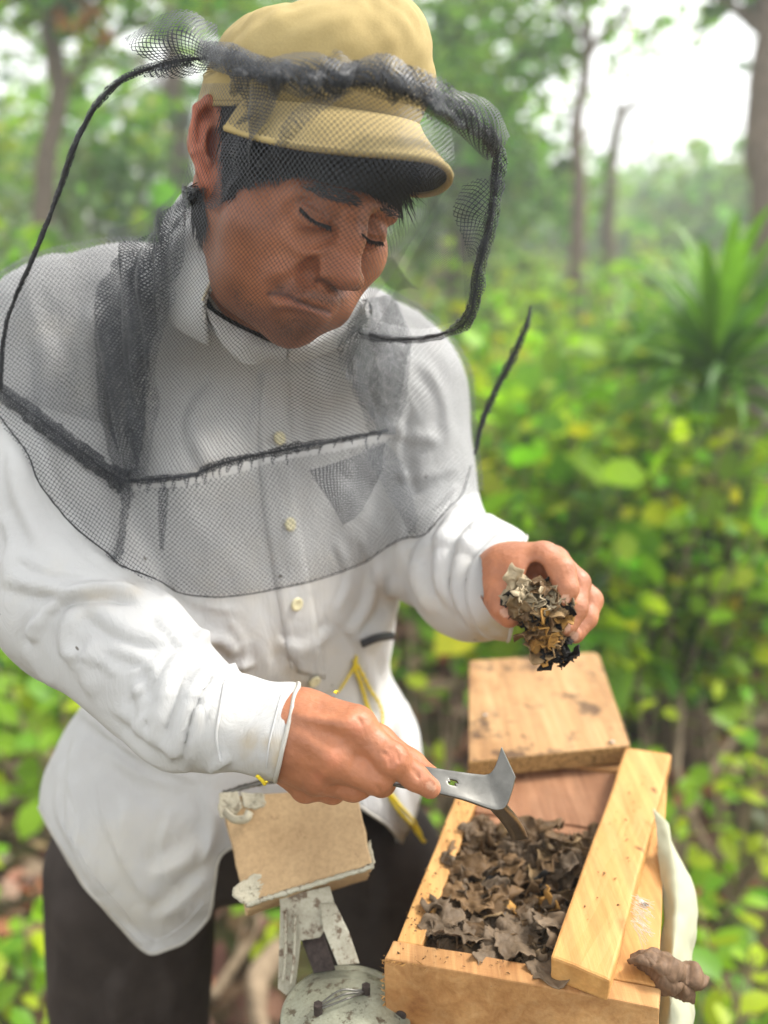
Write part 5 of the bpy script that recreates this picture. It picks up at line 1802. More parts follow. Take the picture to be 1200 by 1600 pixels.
def build_scrap():
    rows = [[(985, 1487, .640), (1020, 1484, .640), (1050, 1498, .642), (1075, 1512, .645), (1106, 1525, .648)],
            [(980, 1500, .628), (1015, 1500, .622), (1048, 1520, .618), (1072, 1530, .622), (1104, 1538, .630)],
            [(990, 1512, .628), (1018, 1516, .620), (1040, 1540, .618), (1066, 1552, .622), (1090, 1558, .628)],
            [(1000, 1516, .640), (1024, 1526, .642), (1045, 1548, .642), (1062, 1560, .642), (1080, 1564, .642)]]
    o = sheet('wax_scrap', rows, M['wax'], None, nu=60, nv=30, thick=.0028, wr=.006, frq=85, seed=8)
    at = o.data.color_attributes['Col']; n = len(o.data.vertices)
    c = np.ones((n, 4)); c[:, :3] = np.array([.15, .092, .055]) * (1 + .5 * npr.rand(n, 1)); at.data.foreach_set('color', c.astype(np.float32).ravel())
    tag(o, 'curled brown felt-like scrap stuck on the front right corner of the box', 'wax scrap')


build_scrap()

# pale cloth hanging down the right side
M['sack'] = simple('pale_green_cloth', (.58, .58, .42), .8, .12, 12, .3, .004, .15, trans=.3)
cl = sheet('hanging_cloth', [
    [(1020, 1262, .765), (1030, 1340, .735), (1034, 1420, .705), (1030, 1510, .680), (1022, 1640, .65)],
    [(1043, 1285, .752), (1054, 1350, .718), (1058, 1430, .690), (1050, 1510, .66), (1044, 1640, .625)],
    [(1046, 1300, .748), (1072, 1370, .722), (1082, 1425, .705), (1068, 1520, .672), (1064, 1640, .64)],
    [(1050, 1310, .762), (1080, 1375, .742), (1090, 1425, .72), (1082, 1530, .69), (1076, 1640, .66)]], M['sack'], None, nu=70, nv=50, thick=.001, wr=.0035, frq=30)
tag(cl, 'pale green cloth hanging down the right side of the hive box', 'cloth')

# cobweb strands between the bar and the side board
M['web'] = simple('white_web_threads', (.75, .72, .66), .4, .1, 100, .1, .0003, .5)
wl = []
for i in range(46):
    x0, y0 = rnd.uniform(985, 998), rnd.uniform(1395, 1450); x1, y1 = x0 + rnd.uniform(12, 30), y0 + rnd.uniform(5, 40)
    d = .655 - (y0 - 1395) * .0003
    V, Fc, _ = tube_np([C(x0, y0, d), C((x0 + x1) / 2, (y0 + y1) / 2 + rnd.uniform(-4, 4), d), C(x1, y1, d - .002)], .00016, n=6, sides=3, closed_ends=False)
    wl.append((V, np.array(Fc), np.ones((len(V), 3))))
V, Fc, c = join(wl)
wb = mesh_np('cobweb', toW(V), Fc, M['web'], None, col=c)
tag(wb, 'small white cobweb between the pine bar and the right side board', 'cobweb', kind='stuff')


# bees and crumbs on the wood
M['bee'] = simple('black_bee', (.015, .012, .010), .35, .3, 300, .2, .0003, .5)
crumbs = []
rs = np.random.RandomState(3)
bees = [((1031, 1323), .0022, 'on the right side board'), ((1042, 1382), .0022, 'further down the right side board'), ((757, 1118), .0022, 'on the left of the lid'), ((953, 1162), .0022, 'at the near right edge of the lid'), ((1008, 1415), .0024, 'beside the cobweb')]
for (x, y), s, where in bees:
    z = BZ + (.0192 if y < 1200 else .0012)
    p = onz(x, y, z) + UP * s * .5
    a = rs.rand() * 6.28; d = np.array([math.cos(a), math.sin(a), 0])
    sd = SDF(p - .006, p + .006, .0003)
    sd.cone(p - d * s * 1.1, p - d * s * .3, s * .38, s * .5, .0004); sd.ell(p + d * s * .3, (s * .45,) * 3, .0003); sd.ell(p + d * s * .95, (s * .34,) * 3, .0003)
    v, f = sd.mesh()
    r_ = empty('bee', tuple(p)); tag(r_, 'tiny black stingless bee walking ' + where, 'bee', 'bees on the hive')
    mesh_np('bee_body', v, f, M['bee'], r_)
    side = np.cross(d, UP)
    for sg in (-1, 1):
        w = np.array([p + UP * s * .45, p + UP * s * .55 - d * s * 1.6 + side * sg * s * .9, p + UP * s * .5 - d * s * 1.9 + side * sg * s * .3])
        mesh_np('wing', w, [(0, 1, 2)], M['web'], r_, smooth=False)
for i in range(150):
    if i < 90: u, v, z = rs.uniform(.002, .02), rs.uniform(.02, .2), .0003
    elif i < 120: u, v, z = rs.uniform(0, BWID * .6), rs.uniform(.002, .018), .0008
    else:
        q = bt[0] * .5 + bt[2] * .5 + (bt[1] - bt[0]) * rs.uniform(-.3, .3) + (bt[3] - bt[0]) * rs.uniform(-.4, .4); u = None
    p = bp(u, v, z) if u is not None else q + UP * .0003
    s = rs.uniform(.0003, .0010)
    tv = rs.randn(5, 3) * s; tv[:, 2] = np.abs(tv[:, 2]) * .7
    crumbs.append((p + tv, np.array([(0, 1, 2, 3), (0, 2, 4, 1), (1, 4, 3, 0)]), np.tile(BROWN * rs.uniform(.4, 1.3), (5, 1))))
V, Fc, c = join(crumbs)
cr = mesh_np('wax_crumbs', V, Fc, M['wax'], None, col=c, smooth=False)
tag(cr, 'dark crumbs of wax scattered over the box rims', 'crumbs', kind='stuff')


# ------------------------------------------------------------------ hive tool
def build_tool():
    top = [(545, 1176, .618), (600, 1190, .612), (655, 1197, .607), (700, 1204, .606), (745, 1210, .606), (762, 1210, .6065), (771, 1203, .607), (777, 1190, .608), (784, 1167, .610)]
    low = [(570, 1214, .600), (626, 1230, .597), (682, 1240, .594), (724, 1250, .593), (764, 1264, .593), (779, 1266, .594), (790, 1261, .595), (798, 1243, .597), (806, 1214, .600)]
    a = catmull([C(*q) for q in top], 60); b = catmull([C(*q) for q in low], 60)
    nv = 10; V = np.stack([a * (1 - t) + b * t for t in np.linspace(0, 1, nv)], 1).reshape(-1, 3)
    Fc = grid_faces(60, nv)
    P = px_of(V); cen = P[Fc].mean(1)
    Fc = Fc[np.hypot(cen[:, 0] - 708, cen[:, 1] - 1224) > 5.5]       # the round hole
    o = mesh_np('blade', toW(V), Fc, M['metal'], tool)
    m = o.modifiers.new('thick', 'SOLIDIFY'); m.thickness = .0022; m.offset = 0
    m = o.modifiers.new('bevel', 'BEVEL'); m.width = .0004; m.segments = 2; m.limit_method = 'ANGLE'; m.angle_limit = R(50)
    t = catmull([C(772, 1246, .600), C(780, 1262, .606), C(794, 1278, .620), C(806, 1296, .640), C(812, 1310, .655)], 20)
    w = np.array([.0045, .001, .001])
    V = np.stack([t - w * 1.2, t - w * .4, t + w * .4, t + w * 1.2], 1).reshape(-1, 3)
    o = mesh_np('scraper_tongue', toW(V), grid_faces(20, 4), M['metal'], tool)
    m = o.modifiers.new('thick', 'SOLIDIFY'); m.thickness = .002; m.offset = 0


tool = empty('hive_tool', tuple(W(700, 1225, .605)))
tag(tool, 'bent steel hive tool in his right hand, its hooked end over the wax', 'hive tool')
build_tool()


# ------------------------------------------------------------------ smoker
def aged(name, base, dark, spot, rough, metal=0.0, sc_=1.0, thr=.56):
    m, nt, out = new_mat(name)
    a = tex(nt, 16 * sc_, 6, .7); q = tex(nt, 95 * sc_, 5, .75); v = tex(nt, 420 * sc_, 3, .6)
    c = ramp(nt, a, [(.32, dark), (.62, base)])
    c = mix(nt, ramp(nt, q, [(thr, (0, 0, 0)), (thr + .07, (.9, .9, .9))]), c, spot)
    c = mix(nt, .5, c, ramp(nt, v, [(.3, (.7, .68, .64)), (.6, (1.08, 1.08, 1.08))]), 'MULTIPLY')
    pbsdf(nt, out, c, rough, bump(nt, v, .3, .0005, bump(nt, q, .5, .0012)), .35, metal)
    return m
M['tan_leather'] = aged('worn_tan_leather', (.50, .345, .185), (.36, .235, .12), (.27, .17, .09), .62, 0, .7, .62)
M['old_tape'] = aged('frayed_pale_tape', (.52, .48, .36), (.34, .31, .24), (.20, .17, .12), .85, 0, 1.6, .56)
M['old_paint'] = aged('weathered_cream_paint', (.50, .48, .38), (.30, .27, .20), (.14, .09, .055), .5, .15, 1, .54)
M['old_can'] = aged('speckled_old_can', (.40, .41, .31), (.24, .24, .18), (.11, .08, .05), .42, .35, 1.1, .55)
smoker = empty('bee_smoker', tuple(W(538, 1580, .66) - UP * .17))
tag(smoker, 'old bee smoker with tan bellows and speckled metal can below his right hand', 'smoker')


def build_smoker():
    fr = [C(345, 1246, .735), C(553, 1228, .735), C(583, 1352, .690), C(383, 1412, .690)]
    n = np.cross(fr[1] - fr[0], fr[3] - fr[0]); n /= np.linalg.norm(n)
    if n[2] < 0: n = -n
    def slab(name, z0, z1, mat, shrink=0.0, bevel=.006, wob=.002, sub=8, seg=4):
        c = sum(fr) / 4; sh = np.array([.16, -.05, 0]) * (z0 + .012)
        q = [p + (c - p) * shrink + sh for p in fr]
        o = hexa(name, [toW(p + n * z1) for p in q[::-1]], [toW(p + n * z0) for p in q[::-1]], mat, smoker, bevel, sub, wob, 4)
        for m in o.modifiers: m.segments = seg
        for f in o.data.polygons: f.use_smooth = True
        return o
    slab('bellows_board', -.012, .0, M['tan_leather'])
    for i in range(3):
        slab('bellows_fold', -.0155 - .0115 * i - .0075, -.0125 - .0115 * i, M['tan_leather'], .035 if i % 2 else .012, .004)
    slab('bellows_board', -.058, -.0475, M['tan_leather'])
    # tape patches, torn and lifting at the corners
    def patch(pts, lift, seed):
        rs = np.random.RandomState(seed)
        cx, cy = np.mean(pts, 0); ring = np.array([np.array(pts[i]) * (1 - t) + np.array(pts[(i + 1) % len(pts)]) * t for i in range(len(pts)) for t in np.linspace(0, 1, 7)[:-1]])
        def onp(x, y, z):
            d = C(x, y, 1.0); t = ((fr[0] + n * z) @ n) / (d @ n); return d * t
        V = []; nr = 8
        for i in range(nr + 1):
            s = i / nr
            for x, y in ring:
                jx, jy = (rs.randn(2) * .8 if i == nr else (0, 0))
                V.append(onp(cx + (x - cx) * s + jx, cy + (y - cy) * s + jy, 0.0010 + .3 * lift * s ** 3 * (.5 + .5 * math.sin(x * .2 + seed)) + .0008 * rs.rand()))
        V = np.array(V); k = len(ring)
        Fc = [(i * k + j, i * k + (j + 1) % k, (i + 1) * k + (j + 1) % k, (i + 1) * k + j) for i in range(nr) for j in range(k)]
        o = mesh_np('tape_patch', toW(V), Fc, M['old_tape'], smoker)
        m = o.modifiers.new('thick', 'SOLIDIFY'); m.thickness = .0008
    patch([(343, 1238), (372, 1236), (378, 1262), (368, 1272), (345, 1280), (340, 1262)], .002, 1)
    patch([(376, 1238), (412, 1240), (416, 1258), (400, 1264), (382, 1262)], .003, 2)
    patch([(366, 1385), (395, 1366), (430, 1368), (458, 1384), (440, 1396), (386, 1416), (362, 1400)], .003, 3)
    patch([(524, 1348), (556, 1338), (578, 1312), (586, 1348), (570, 1360), (528, 1370)], .003, 4)
    # curled scrap of tape and tin edging
    tube('tin_edging', [toW(p) for p in (C(348, 1240, .737), C(395, 1226, .738), C(440, 1217, .738))], .0022, M['metal'], smoker, n=30, sides=6, jitter=.25)
    tube('tin_edging', [toW(p) for p in (C(384, 1414, .690), C(440, 1397, .689), C(510, 1376, .689), C(584, 1353, .690))], .0020, M['old_paint'], smoker, n=50, sides=6, jitter=.3)
    tube('tape_curl', [toW(p) for p in (C(350, 1268, .722), C(366, 1280, .718), (C(384, 1279, .717)), C(390, 1268, .720))], .0018, M['old_tape'], smoker, n=24, sides=6, squash=2.2)
    # bracket: plate with ribbed legs
    def plate(name, pts, d0, d1, th=.0018, mat='old_paint'):
        y0 = min(p[1] for p in pts); y1 = max(p[1] for p in pts)
        ring = [C(x, y, d0 + (d1 - d0) * (y - y0) / (y1 - y0)) for x, y in pts]
        nn = np.cross(ring[1] - ring[0], ring[2] - ring[0]); nn /= np.linalg.norm(nn)
        if nn[2] < 0: nn = -nn
        return prism(name, [toW(p) for p in ring], toW(-nn * th) - toW(np.zeros(3)), M[mat], smoker, .0005)
    plate('bracket', [(436, 1402), (515, 1384), (526, 1425), (500, 1465), (470, 1470), (440, 1440)], .712, .700)
    plate('bracket_leg', [(438, 1404), (470, 1415), (470, 1470), (462, 1540), (448, 1556), (434, 1545), (436, 1480)], .709, .690)
    plate('bracket_leg', [(500, 1412), (524, 1412), (545, 1455), (562, 1505), (528, 1508), (505, 1452)], .706, .680)
    plate('bracket_strap', [(470, 1466), (504, 1456), (524, 1515), (490, 1520)], .712, .692, mat='rust')
    for pts in ([(446, 1425), (446, 1490), (442, 1535)], [(461, 1430), (460, 1490), (454, 1540)], [(510, 1430), (530, 1465), (545, 1500)], [(520, 1428), (540, 1462), (554, 1500)]):
        tube('pressed_rib', [W(x, y, .7055 - (y - 1404) * .00014) for x, y in pts], .0014, M['old_paint'], smoker, n=20, sides=6)
    # can with domed lid
    c = W(540, 1584, .66); r = .0455
    def lathe(name, prof, mat, parent=smoker):
        V = []; na = 64
        for rr, z in prof:
            for i in range(na):
                a = 2 * math.pi * i / na; V.append(c + np.array([rr * math.cos(a), rr * math.sin(a), z]))
        V = np.array(V); k = len(prof)
        Fc = [(i * na + j, i * na + (j + 1) % na, (i + 1) * na + (j + 1) % na, (i + 1) * na + j) for i in range(k - 1) for j in range(na)]
        return mesh_np(name, V, Fc, mat, parent)
    lathe('can', [(r * .96, -.168), (r * .96, -.012), (r * .985, -.010), (r * .985, -.006)], M['old_can'])
    lathe('can_lid', [(.0003, .0125), (r * .3, .0115), (r * .6, .0085), (r * .80, .0040), (r * .90, .0012), (r * .93, .0016), (r * 1.0, .0008), (r * 1.02, -.001), (r * 1.02, -.010), (r * 1.0, -.011)], M['old_can'])
    lathe('can_rim', [(r * 1.03, -.0095), (r * 1.06, -.011), (r * 1.03, -.013), (r * .98, -.012)], M['rust'])
    def bolt(px, py):
        p = onz(px, py, c[2] + .014)
        V, Fc, _ = tube_np([p - UP * .006, p + UP * .0035], .0034, n=2, sides=6); mesh_np('bolt', V, Fc, M['rust'], smoker, smooth=False)
        return p
    a, b = bolt(497, 1575), bolt(572, 1546)
    d = (b - a) / np.linalg.norm(b - a); s = np.cross(d, UP)
    for k in (-1, 0, 1):
        tube('latch_wire', [a + s * .0012 * k, a + d * .010 + s * .0035 * k + UP * .002, a * .45 + b * .55 + s * .0045 * k + UP * .003, b - d * .006 + s * .002 * k, b], .00075, M['metal'], smoker, n=30, sides=6)


build_smoker()

# stand under box and smoker, below the picture
stump = empty('wooden_stand', (float(bp(BWID / 2, BLEN / 2)[0]), float(bp(BWID / 2, BLEN / 2)[1]), 0))
tag(stump, 'rough wooden stand carrying the hive box below the picture edge', 'stand')
board('stand_top', .0, BWID - .004, .01, BLEN + .03, -.232, -.2005, M['wood_front'], stump, seed=20)
for u, v in ((0, .02), (BWID, .02), (0, BLEN), (BWID, BLEN)):
    p = bp(u, v, -.233)
    tube('leg', [p, np.array([p[0], p[1], 0.0])], [.024, .028], M['bark_pale'], stump, n=8, sides=10)
cs = W(540, 1584, .66)
post = mesh_np('stump', *tube_np([np.array([cs[0], cs[1], 0]), np.array([cs[0], cs[1], cs[2] - .1685])], [.085, .07], n=12, sides=22, jitter=.03)[:2], M['bark_pale'])
tag(post, 'cut stump holding up the bee smoker', 'stump')


# ------------------------------------------------------------------ yellow rope and toggle on the shirt front
rope = empty('yellow_rope', tuple(W(590, 1180, .83)))
tag(rope, 'thin yellow cord looped over the front of the white shirt', 'rope')
def rp(name, pts, r=.0016, off=.003):
    P = []
    for x, y in catmull(pts, 40):
        p = on_shirt(x, y, off)
        P.append(p if p is not None else C(x, y, -P[-1][2] if P else .83))
    P = np.array(P)
    for k in range(3): P[1:-1] = (P[:-2] + P[2:] + 2 * P[1:-1]) / 4
    T, N1, B1 = frames(P)
    for ph in (0, math.pi):
        t = np.linspace(0, 60, 160) + ph
        Q = catmull(P, 160); T, N1, B1 = frames(Q)
        Q = Q + (np.cos(t)[:, None] * N1 + np.sin(t)[:, None] * B1) * r * .55
        V, Fc, uv = tube_np(Q, r * .62, n=160, sides=5)
        mesh_np(name, toW(V), Fc, M['yellow'], rope)
rp('rope_strand', [(556, 1022), (545, 1048), (520, 1088)], .0011)
rp('rope_strand', [(550, 1030), (560, 1062), (572, 1100), (590, 1145)], .0016)
rp('rope_strand', [(554, 1030), (575, 1070), (592, 1110), (592, 1138), (580, 1128), (568, 1090)], .0014)
rp('rope_strand', [(598, 1225), (620, 1262), (650, 1300), (664, 1316)], .0016)
rp('rope_strand', [(610, 1238), (634, 1272), (654, 1296), (660, 1314)], .0014)
rp('rope_strand', [(404, 1206), (412, 1213), (418, 1222)], .0011)
tg = tube_np([on_shirt(562, 1004, .005), on_shirt(584, 996, .005), on_shirt(605, 988, .006)], .0036, n=14, sides=10, squash=.6)
tgo = mesh_np('toggle', toW(tg[0]), tg[1], M['cord'], None)
tag(tgo, 'small black toggle on the shirt front above the yellow rope', 'toggle')
# ------------------------------------------------------------------ forest
def leaf_verts():
    """unit leaf along +x, folded a little on its midrib; 8 vertices"""
    return np.array([(0, 0, 0), (.30, .30, .07), (.68, .27, .03), (1, 0, -.12), (.68, -.27, .03), (.30, -.30, .07), (.33, 0, .0), (.68, 0, -.03)])


LF4 = np.array([(0, 6, 1, 1), (1, 6, 7, 2), (2, 7, 3, 3), (0, 5, 6, 6), (5, 4, 7, 6), (4, 3, 7, 7)])
LF = [(0, 6, 1), (1, 6, 7, 2), (2, 7, 3), (0, 5, 6), (5, 4, 7, 6), (4, 3, 7)]
LFT = np.array([(0, 6, 1), (1, 6, 7), (1, 7, 2), (2, 7, 3), (0, 5, 6), (5, 7, 6), (5, 4, 7), (4, 3, 7)])


def leaves_np(rs, P, size, col, up=.6, width=.62, var=.3):
    n = len(P)
    d = rs.randn(n, 3); d[:, 2] *= .5; d[:, 2] -= .15; d /= np.linalg.norm(d, axis=1)[:, None]
    nn = rs.randn(n, 3) * (1 - up); nn[:, 2] += up; nn -= d * (nn * d).sum(1)[:, None]; nn /= np.linalg.norm(nn, axis=1)[:, None] + 1e-9
    s = np.cross(nn, d)
    L = leaf_verts(); sz = (size * np.clip(np.exp(rs.randn(n) * .42) * .88, .3, 2.1))[:, None, None]
    V = P[:, None] + sz * (L[None, :, :1] * d[:, None] + L[None, :, 1:2] * s[:, None] * (width / .6) + L[None, :, 2:] * nn[:, None])
    Fc = (LFT[None] + (np.arange(n) * 8)[:, None, None]).reshape(-1, 3)
    c = np.asarray(col) if np.ndim(col) == 2 else np.tile(col, (n, 1))
    c = c * (1 + var * rs.randn(n, 1)) * (1 + .12 * rs.randn(n, 3))
    return V.reshape(-1, 3), Fc, np.clip(np.repeat(c, 8, axis=0), .004, .9)


G_BRIGHT, G_MID, G_DARK, G_YEL, G_OLD = (np.array(c) for c in ((.25, .46, .022), (.15, .34, .022), (.06, .15, .022), (.42, .54, .02), (.17, .28, .06)))


def clusters(rs, c, r, k, n, sp):
    """n points in k loose clumps inside an ellipsoid"""
    q = rs.randn(k, 3); q /= np.linalg.norm(q, axis=1)[:, None]; q *= rs.rand(k, 1) ** .4
    cc = np.asarray(c) + q * np.asarray(r)
    i = rs.randint(k, size=n)
    return cc[i] + rs.randn(n, 3) * sp, i


def pick(rs, i, k, cols, w):
    t = rs.choice(len(cols), size=k, p=w)
    return np.array(cols)[t][i]


def gz(x, y):
    """height of the ground"""
    return 0.035 * max(0, y - 3) + .05 * math.sin(x * .9 + 1) * math.sin(y * .7) + (.012 * max(0, y - 6) ** 1.3)


# ground
gx = np.concatenate([np.linspace(-60, -6, 28), np.linspace(-5.6, 5.6, 90), np.linspace(6, 60, 28)])
gy = np.concatenate([np.linspace(-30, -1, 14), np.linspace(-.8, 8, 90), np.linspace(8.5, 90, 50)])
GV = np.array([(x, y, gz(x, min(y, 30)) - .02) for x in gx for y in gy])
GV[:, 2] += vfbm(GV * 2.2, 3, 1) * .035
def ground_material():
    m, nt, out = new_mat('forest_floor')
    a = tex(nt, 14, 6, .7); b = tex(nt, 2.2, 4); d = tex(nt, 60, 3, kind='Voronoi')
    c = ramp(nt, a, [(.3, (.045, .030, .020)), (.5, (.10, .065, .04)), (.7, (.19, .13, .085))])
    c = mix(nt, ramp(nt, b, [(.45, (0, 0, 0)), (.62, (.75, .75, .75))]), c, (.05, .10, .02))
    c = mix(nt, .5, c, ramp(nt, d, [(.1, (.4, .35, .3)), (.4, (1.2, 1.1, 1))]), 'MULTIPLY')
    pbsdf(nt, out, c, .95, bump(nt, a, .8, .03), .1)
    return m
M['ground'] = ground_material()
g = mesh_np('ground', GV, grid_faces(len(gx), len(gy))[:, ::-1], M['ground'])
g['kind'] = 'structure'

rs = np.random.RandomState(21)
# leaf litter and small weeds near by
n = 15000
P = np.c_[rs.uniform(-3.2, 3.6, n), rs.uniform(.6, 6.5, n), np.zeros(n)]
P[:, 2] = [gz(x, y) + .008 for x, y in P[:, :2]]; P[:, 2] += rs.rand(n) * .03
cols = np.array([(.16, .095, .055), (.22, .15, .09), (.10, .055, .035), (.28, .20, .12), (.26, .10, .04)])[rs.randint(5, size=n)]
V, Fc, c = leaves_np(rs, P, .075, cols, up=.75)
o = mesh_np('leaf_litter', V, Fc, M['litter'], None, col=c)
tag(o, 'brown dead leaves covering the forest floor', 'leaf litter', kind='stuff')
n = 5200
P = np.c_[rs.uniform(-3.2, 3.8, n), rs.uniform(.9, 8, n), np.zeros(n)]
k = vfbm(np.c_[P[:, :2] * 1.6, np.zeros(n)], 2, 3) + .35 * (P[:, 0] > .3) + .25 * (P[:, 1] > 3) > .02
P = P[k]; P[:, 2] = [gz(x, y) for x, y in P[:, :2]]; P[:, 2] += rs.rand(len(P)) ** .7 * .22
cols = np.array([G_BRIGHT, G_MID, G_MID, G_YEL])[rs.randint(4, size=len(P))]
V, Fc, c = leaves_np(rs, P, .065, cols, up=.7, width=.7)
o = mesh_np('ground_cover', V, Fc, M['leaf'], None, col=c)
tag(o, 'low green seedlings and weeds growing through the litter', 'ground cover', kind='stuff')

# fallen branches and roots: (points as photo x, y with height above ground), radius
def onground(px, py, h=0.0):
    v = toW(C(px, py, 1.0)) - np.array([0, 0, CAMZ])
    t = 1.0
    for _ in range(12):
        p = np.array([0, 0, CAMZ]) + v * t
        t = (gz(p[0], p[1]) + h - CAMZ) / v[2]
    return np.array([0, 0, CAMZ]) + v * t


branches = [
    ([(1040, 960, .35), (1065, 1060, .30), (1058, 1180, .2), (1100, 1300, .12), (1165, 1380, .05)], .011, 'long pale dead branch bending down through the undergrowth right of the box'),
    ([(1200, 1040, .15), (1120, 1070, .18), (1060, 1100, .15), (1010, 1160, .05)], .012, 'arched brown branch crossing the long pale branch'),
    ([(640, 1078, .25), (700, 1076, .25), (760, 1080, .2), (820, 1100, .1)], .010, 'thin pale branch lying between shirt and box lid'),
    ([(1180, 900, .3), (1120, 960, .2), (1080, 1040, .1), (1110, 1180, .05)], .008, 'slender grey twig above the arched brown branch'),
    ([(0, 1205, .12), (50, 1190, .12), (115, 1160, .1), (180, 1100, .1)], .016, 'grey root crossing the litter behind the shirt hem at left'),
    ([(-20, 1480, .06), (30, 1500, .06), (70, 1515, .06), (110, 1540, .02)], .013, 'whitish stick beside the trouser leg at the lower left'),
    ([(400, 1620, .08), (405, 1540, .12), (440, 1480, .1), (480, 1440, .02)], .028, 'thick curved root behind the bee smoker'),
    ([(330, 1560, .03), (370, 1500, .05), (390, 1450, .06), (395, 1400, .02)], .012, 'pale stick standing left of the smoker bracket'),
    ([(1000, 1000, .3), (1060, 1010, .35), (1130, 990, .4), (1210, 960, .4)], .009, 'bare brown branch running level to the right edge below the bushes'),
    ([(1010, 1080, .2), (1045, 1000, .3), (1040, 930, .4), (1075, 870, .5)], .009, 'forked grey stem rising right of the raised hand'),
    ([(1100, 1220, .1), (1150, 1150, .15), (1200, 1120, .15)], .010, 'short brown stick right of the long pale branch'),
    ([(960, 1050, .2), (1010, 1040, .25), (1060, 1090, .1), (1090, 1160, .05)], .012, 'bent dark branch low behind the cover'),
    ([(940, 1180, .2), (970, 1100, .2), (985, 1010, .25), (1040, 930, .3)], .007, 'bare twig rising behind the lid corner'),
]
for pts, r, lab in branches:
    W_ = [onground(*q) for q in pts]
    V, Fc, uv = tube_np(W_, [r, r * .9, r * .6], n=40, sides=8, jitter=.16, seed=int(pts[0][0]) % 97)
    V = V + vfbm(V * 9, 2, 2)[:, None] * np.array([.02, .02, .01])
    o = mesh_np('fallen_branch', V, Fc, M['bark_pale'])
    tag(o, lab, 'branch')

# four shared leaf meshes for the near plants
def leaf_data(name, col, width):
    L = leaf_verts() * np.array([1, width, 1])
    me = mesh_np(name, L, LF, M['leaf'], None, col=np.tile(col, (8, 1)), link_it=False)
    return me
LEAF = [leaf_data('leaf', c, w) for c, w in ((G_BRIGHT, 1.1), (G_MID, 1.1), (G_YEL * .9, 1.0), (G_DARK * 1.3, 1.2), (G_BRIGHT * .8, .8))]


def shrub(base, h, w, nst, nleaf, size, mix_, label, group, rs, parts=True, cat='shrub'):
    r_ = empty('leafy_shrub', tuple(base)); tag(r_, label, cat, group)
    b = np.array(base); st = []; tips = []
    for i in range(nst):
        a = rs.rand() * 6.28; q = rs.rand() ** .5 * w
        top = b + np.array([math.cos(a) * q, math.sin(a) * q, h * rs.uniform(.6, 1.05)])
        mid = (b + top) / 2 + rs.randn(3) * .05 * h
        V, Fc, _ = tube_np([b + rs.randn(3) * [.02, .02, 0], mid, top], [.006, .002], n=8, sides=5, closed_ends=False)
        st.append((V, np.array(Fc), np.ones((len(V), 3)))); tips.append((b, mid, top))
    V, Fc, c = join(st)
    mesh_np('stems', V, Fc, M['bark_pale'], r_)
    P = []
    for i in range(nleaf):
        s = tips[rs.randint(nst)]; t = rs.uniform(.3, 1.0)
        q = s[0] * (1 - t) ** 2 + 2 * s[1] * t * (1 - t) + s[2] * t * t
        P.append(q + rs.randn(3) * [.05, .05, .03])
    P = np.array(P)
    if parts:
        for p in P:
            o = bpy.data.objects.new('leaf', LEAF[rs.choice(5, p=mix_)]); COL.objects.link(o); o.parent = r_
            s = size * rs.uniform(.6, 1.25)
            o.location = Vector(p) - r_.location
            o.rotation_euler = (rs.randn() * .45, rs.randn() * .4 + .25, rs.rand() * 6.28)
            o.scale = (s, s, s)
    else:
        cols = np.array([G_BRIGHT, G_MID, G_YEL, G_DARK * 1.3, G_BRIGHT * .8])[rs.choice(5, size=len(P), p=mix_)]
        V, Fc, c = leaves_np(rs, P, size, cols, up=.6, width=.7)
        o = mesh_np('foliage', V, Fc, M['leaf'], r_, col=c); o['kind'] = 'stuff'
    return r_


rs = np.random.RandomState(5)
MX = [.36, .14, .28, .02, .20]
near = [
    (1090, 1290, 1.9, .42, .14, 8, 46, .062, 'bright broad-leaved seedling right of the box corner'),
    (1180, 1250, 2.1, .50, .16, 8, 44, .065, 'bushy green plant at the right picture edge level with the hive'),
    (985, 1120, 2.3, .45, .12, 5, 18, .06, 'small green plant peeping past the right side of the lid'),
    (1150, 1480, 1.6, .34, .18, 9, 60, .07, 'low green plant in the bottom right corner'),
    (1110, 1590, 1.5, .30, .14, 7, 40, .06, 'leafy sprigs below the hanging cloth'),
    (30, 1330, 1.8, .34, .16, 8, 44, .075, 'low plant with round green leaves left of the shirt hem'),
    (20, 1560, 1.55, .28, .14, 8, 40, .07, 'dark green sprigs at the bottom left corner'),
    (60, 1110, 2.4, .55, .22, 9, 60, .09, 'green plant behind the elbow at the left edge'),
    (690, 1010, 2.3, .45, .12, 6, 20, .06, 'green plant between the shirt and the raised cuff'),
    (370, 1460, 2.0, .2, .08, 4, 9, .06, 'tiny yellow-green seedling seen between the trouser legs'),
]
for px, py, d, h, w, ns, nl, sz, lab in near:
    q = W(px, py, d); b = (q[0], q[1], gz(q[0], q[1]))
    hh = max(h, q[2] - b[2])
    shrub(b, hh * 1.02, w, ns, nl, sz, MX, lab, None, rs, True)
mid = []
ys = [(790, 640, 3.2), (870, 590, 3.4), (950, 640, 3.0), (1040, 700, 2.7), (1130, 760, 2.5), (1190, 690, 2.9), (830, 760, 2.9), (900, 850, 2.6), (980, 800, 2.7), (1100, 800, 2.9), (1190, 830, 2.9), (760, 560, 3.9), (850, 480, 4.2), (940, 460, 4.4), (1010, 520, 3.8), (690, 430, 4.6), (1105, 655, 2.45)]
spots = ['behind the loose black cord', 'above the loose black cord', 'left of the spiky plant', 'below the left leaves of the spiky plant', 'in front of the spiky plant trunk', 'at the right edge under the spiky plant', 'just right of the elbow', 'behind the raised hand', 'above and right of the raised hand', 'midway between hand and right edge', 'at the right edge above the dead branches', 'beyond the netted shoulder', 'under the thin straight tree trunk', 'at the foot of the forked tree', 'behind the spiky plant', 'beyond the veil hoop', 'hiding the trunk of the spiky plant']
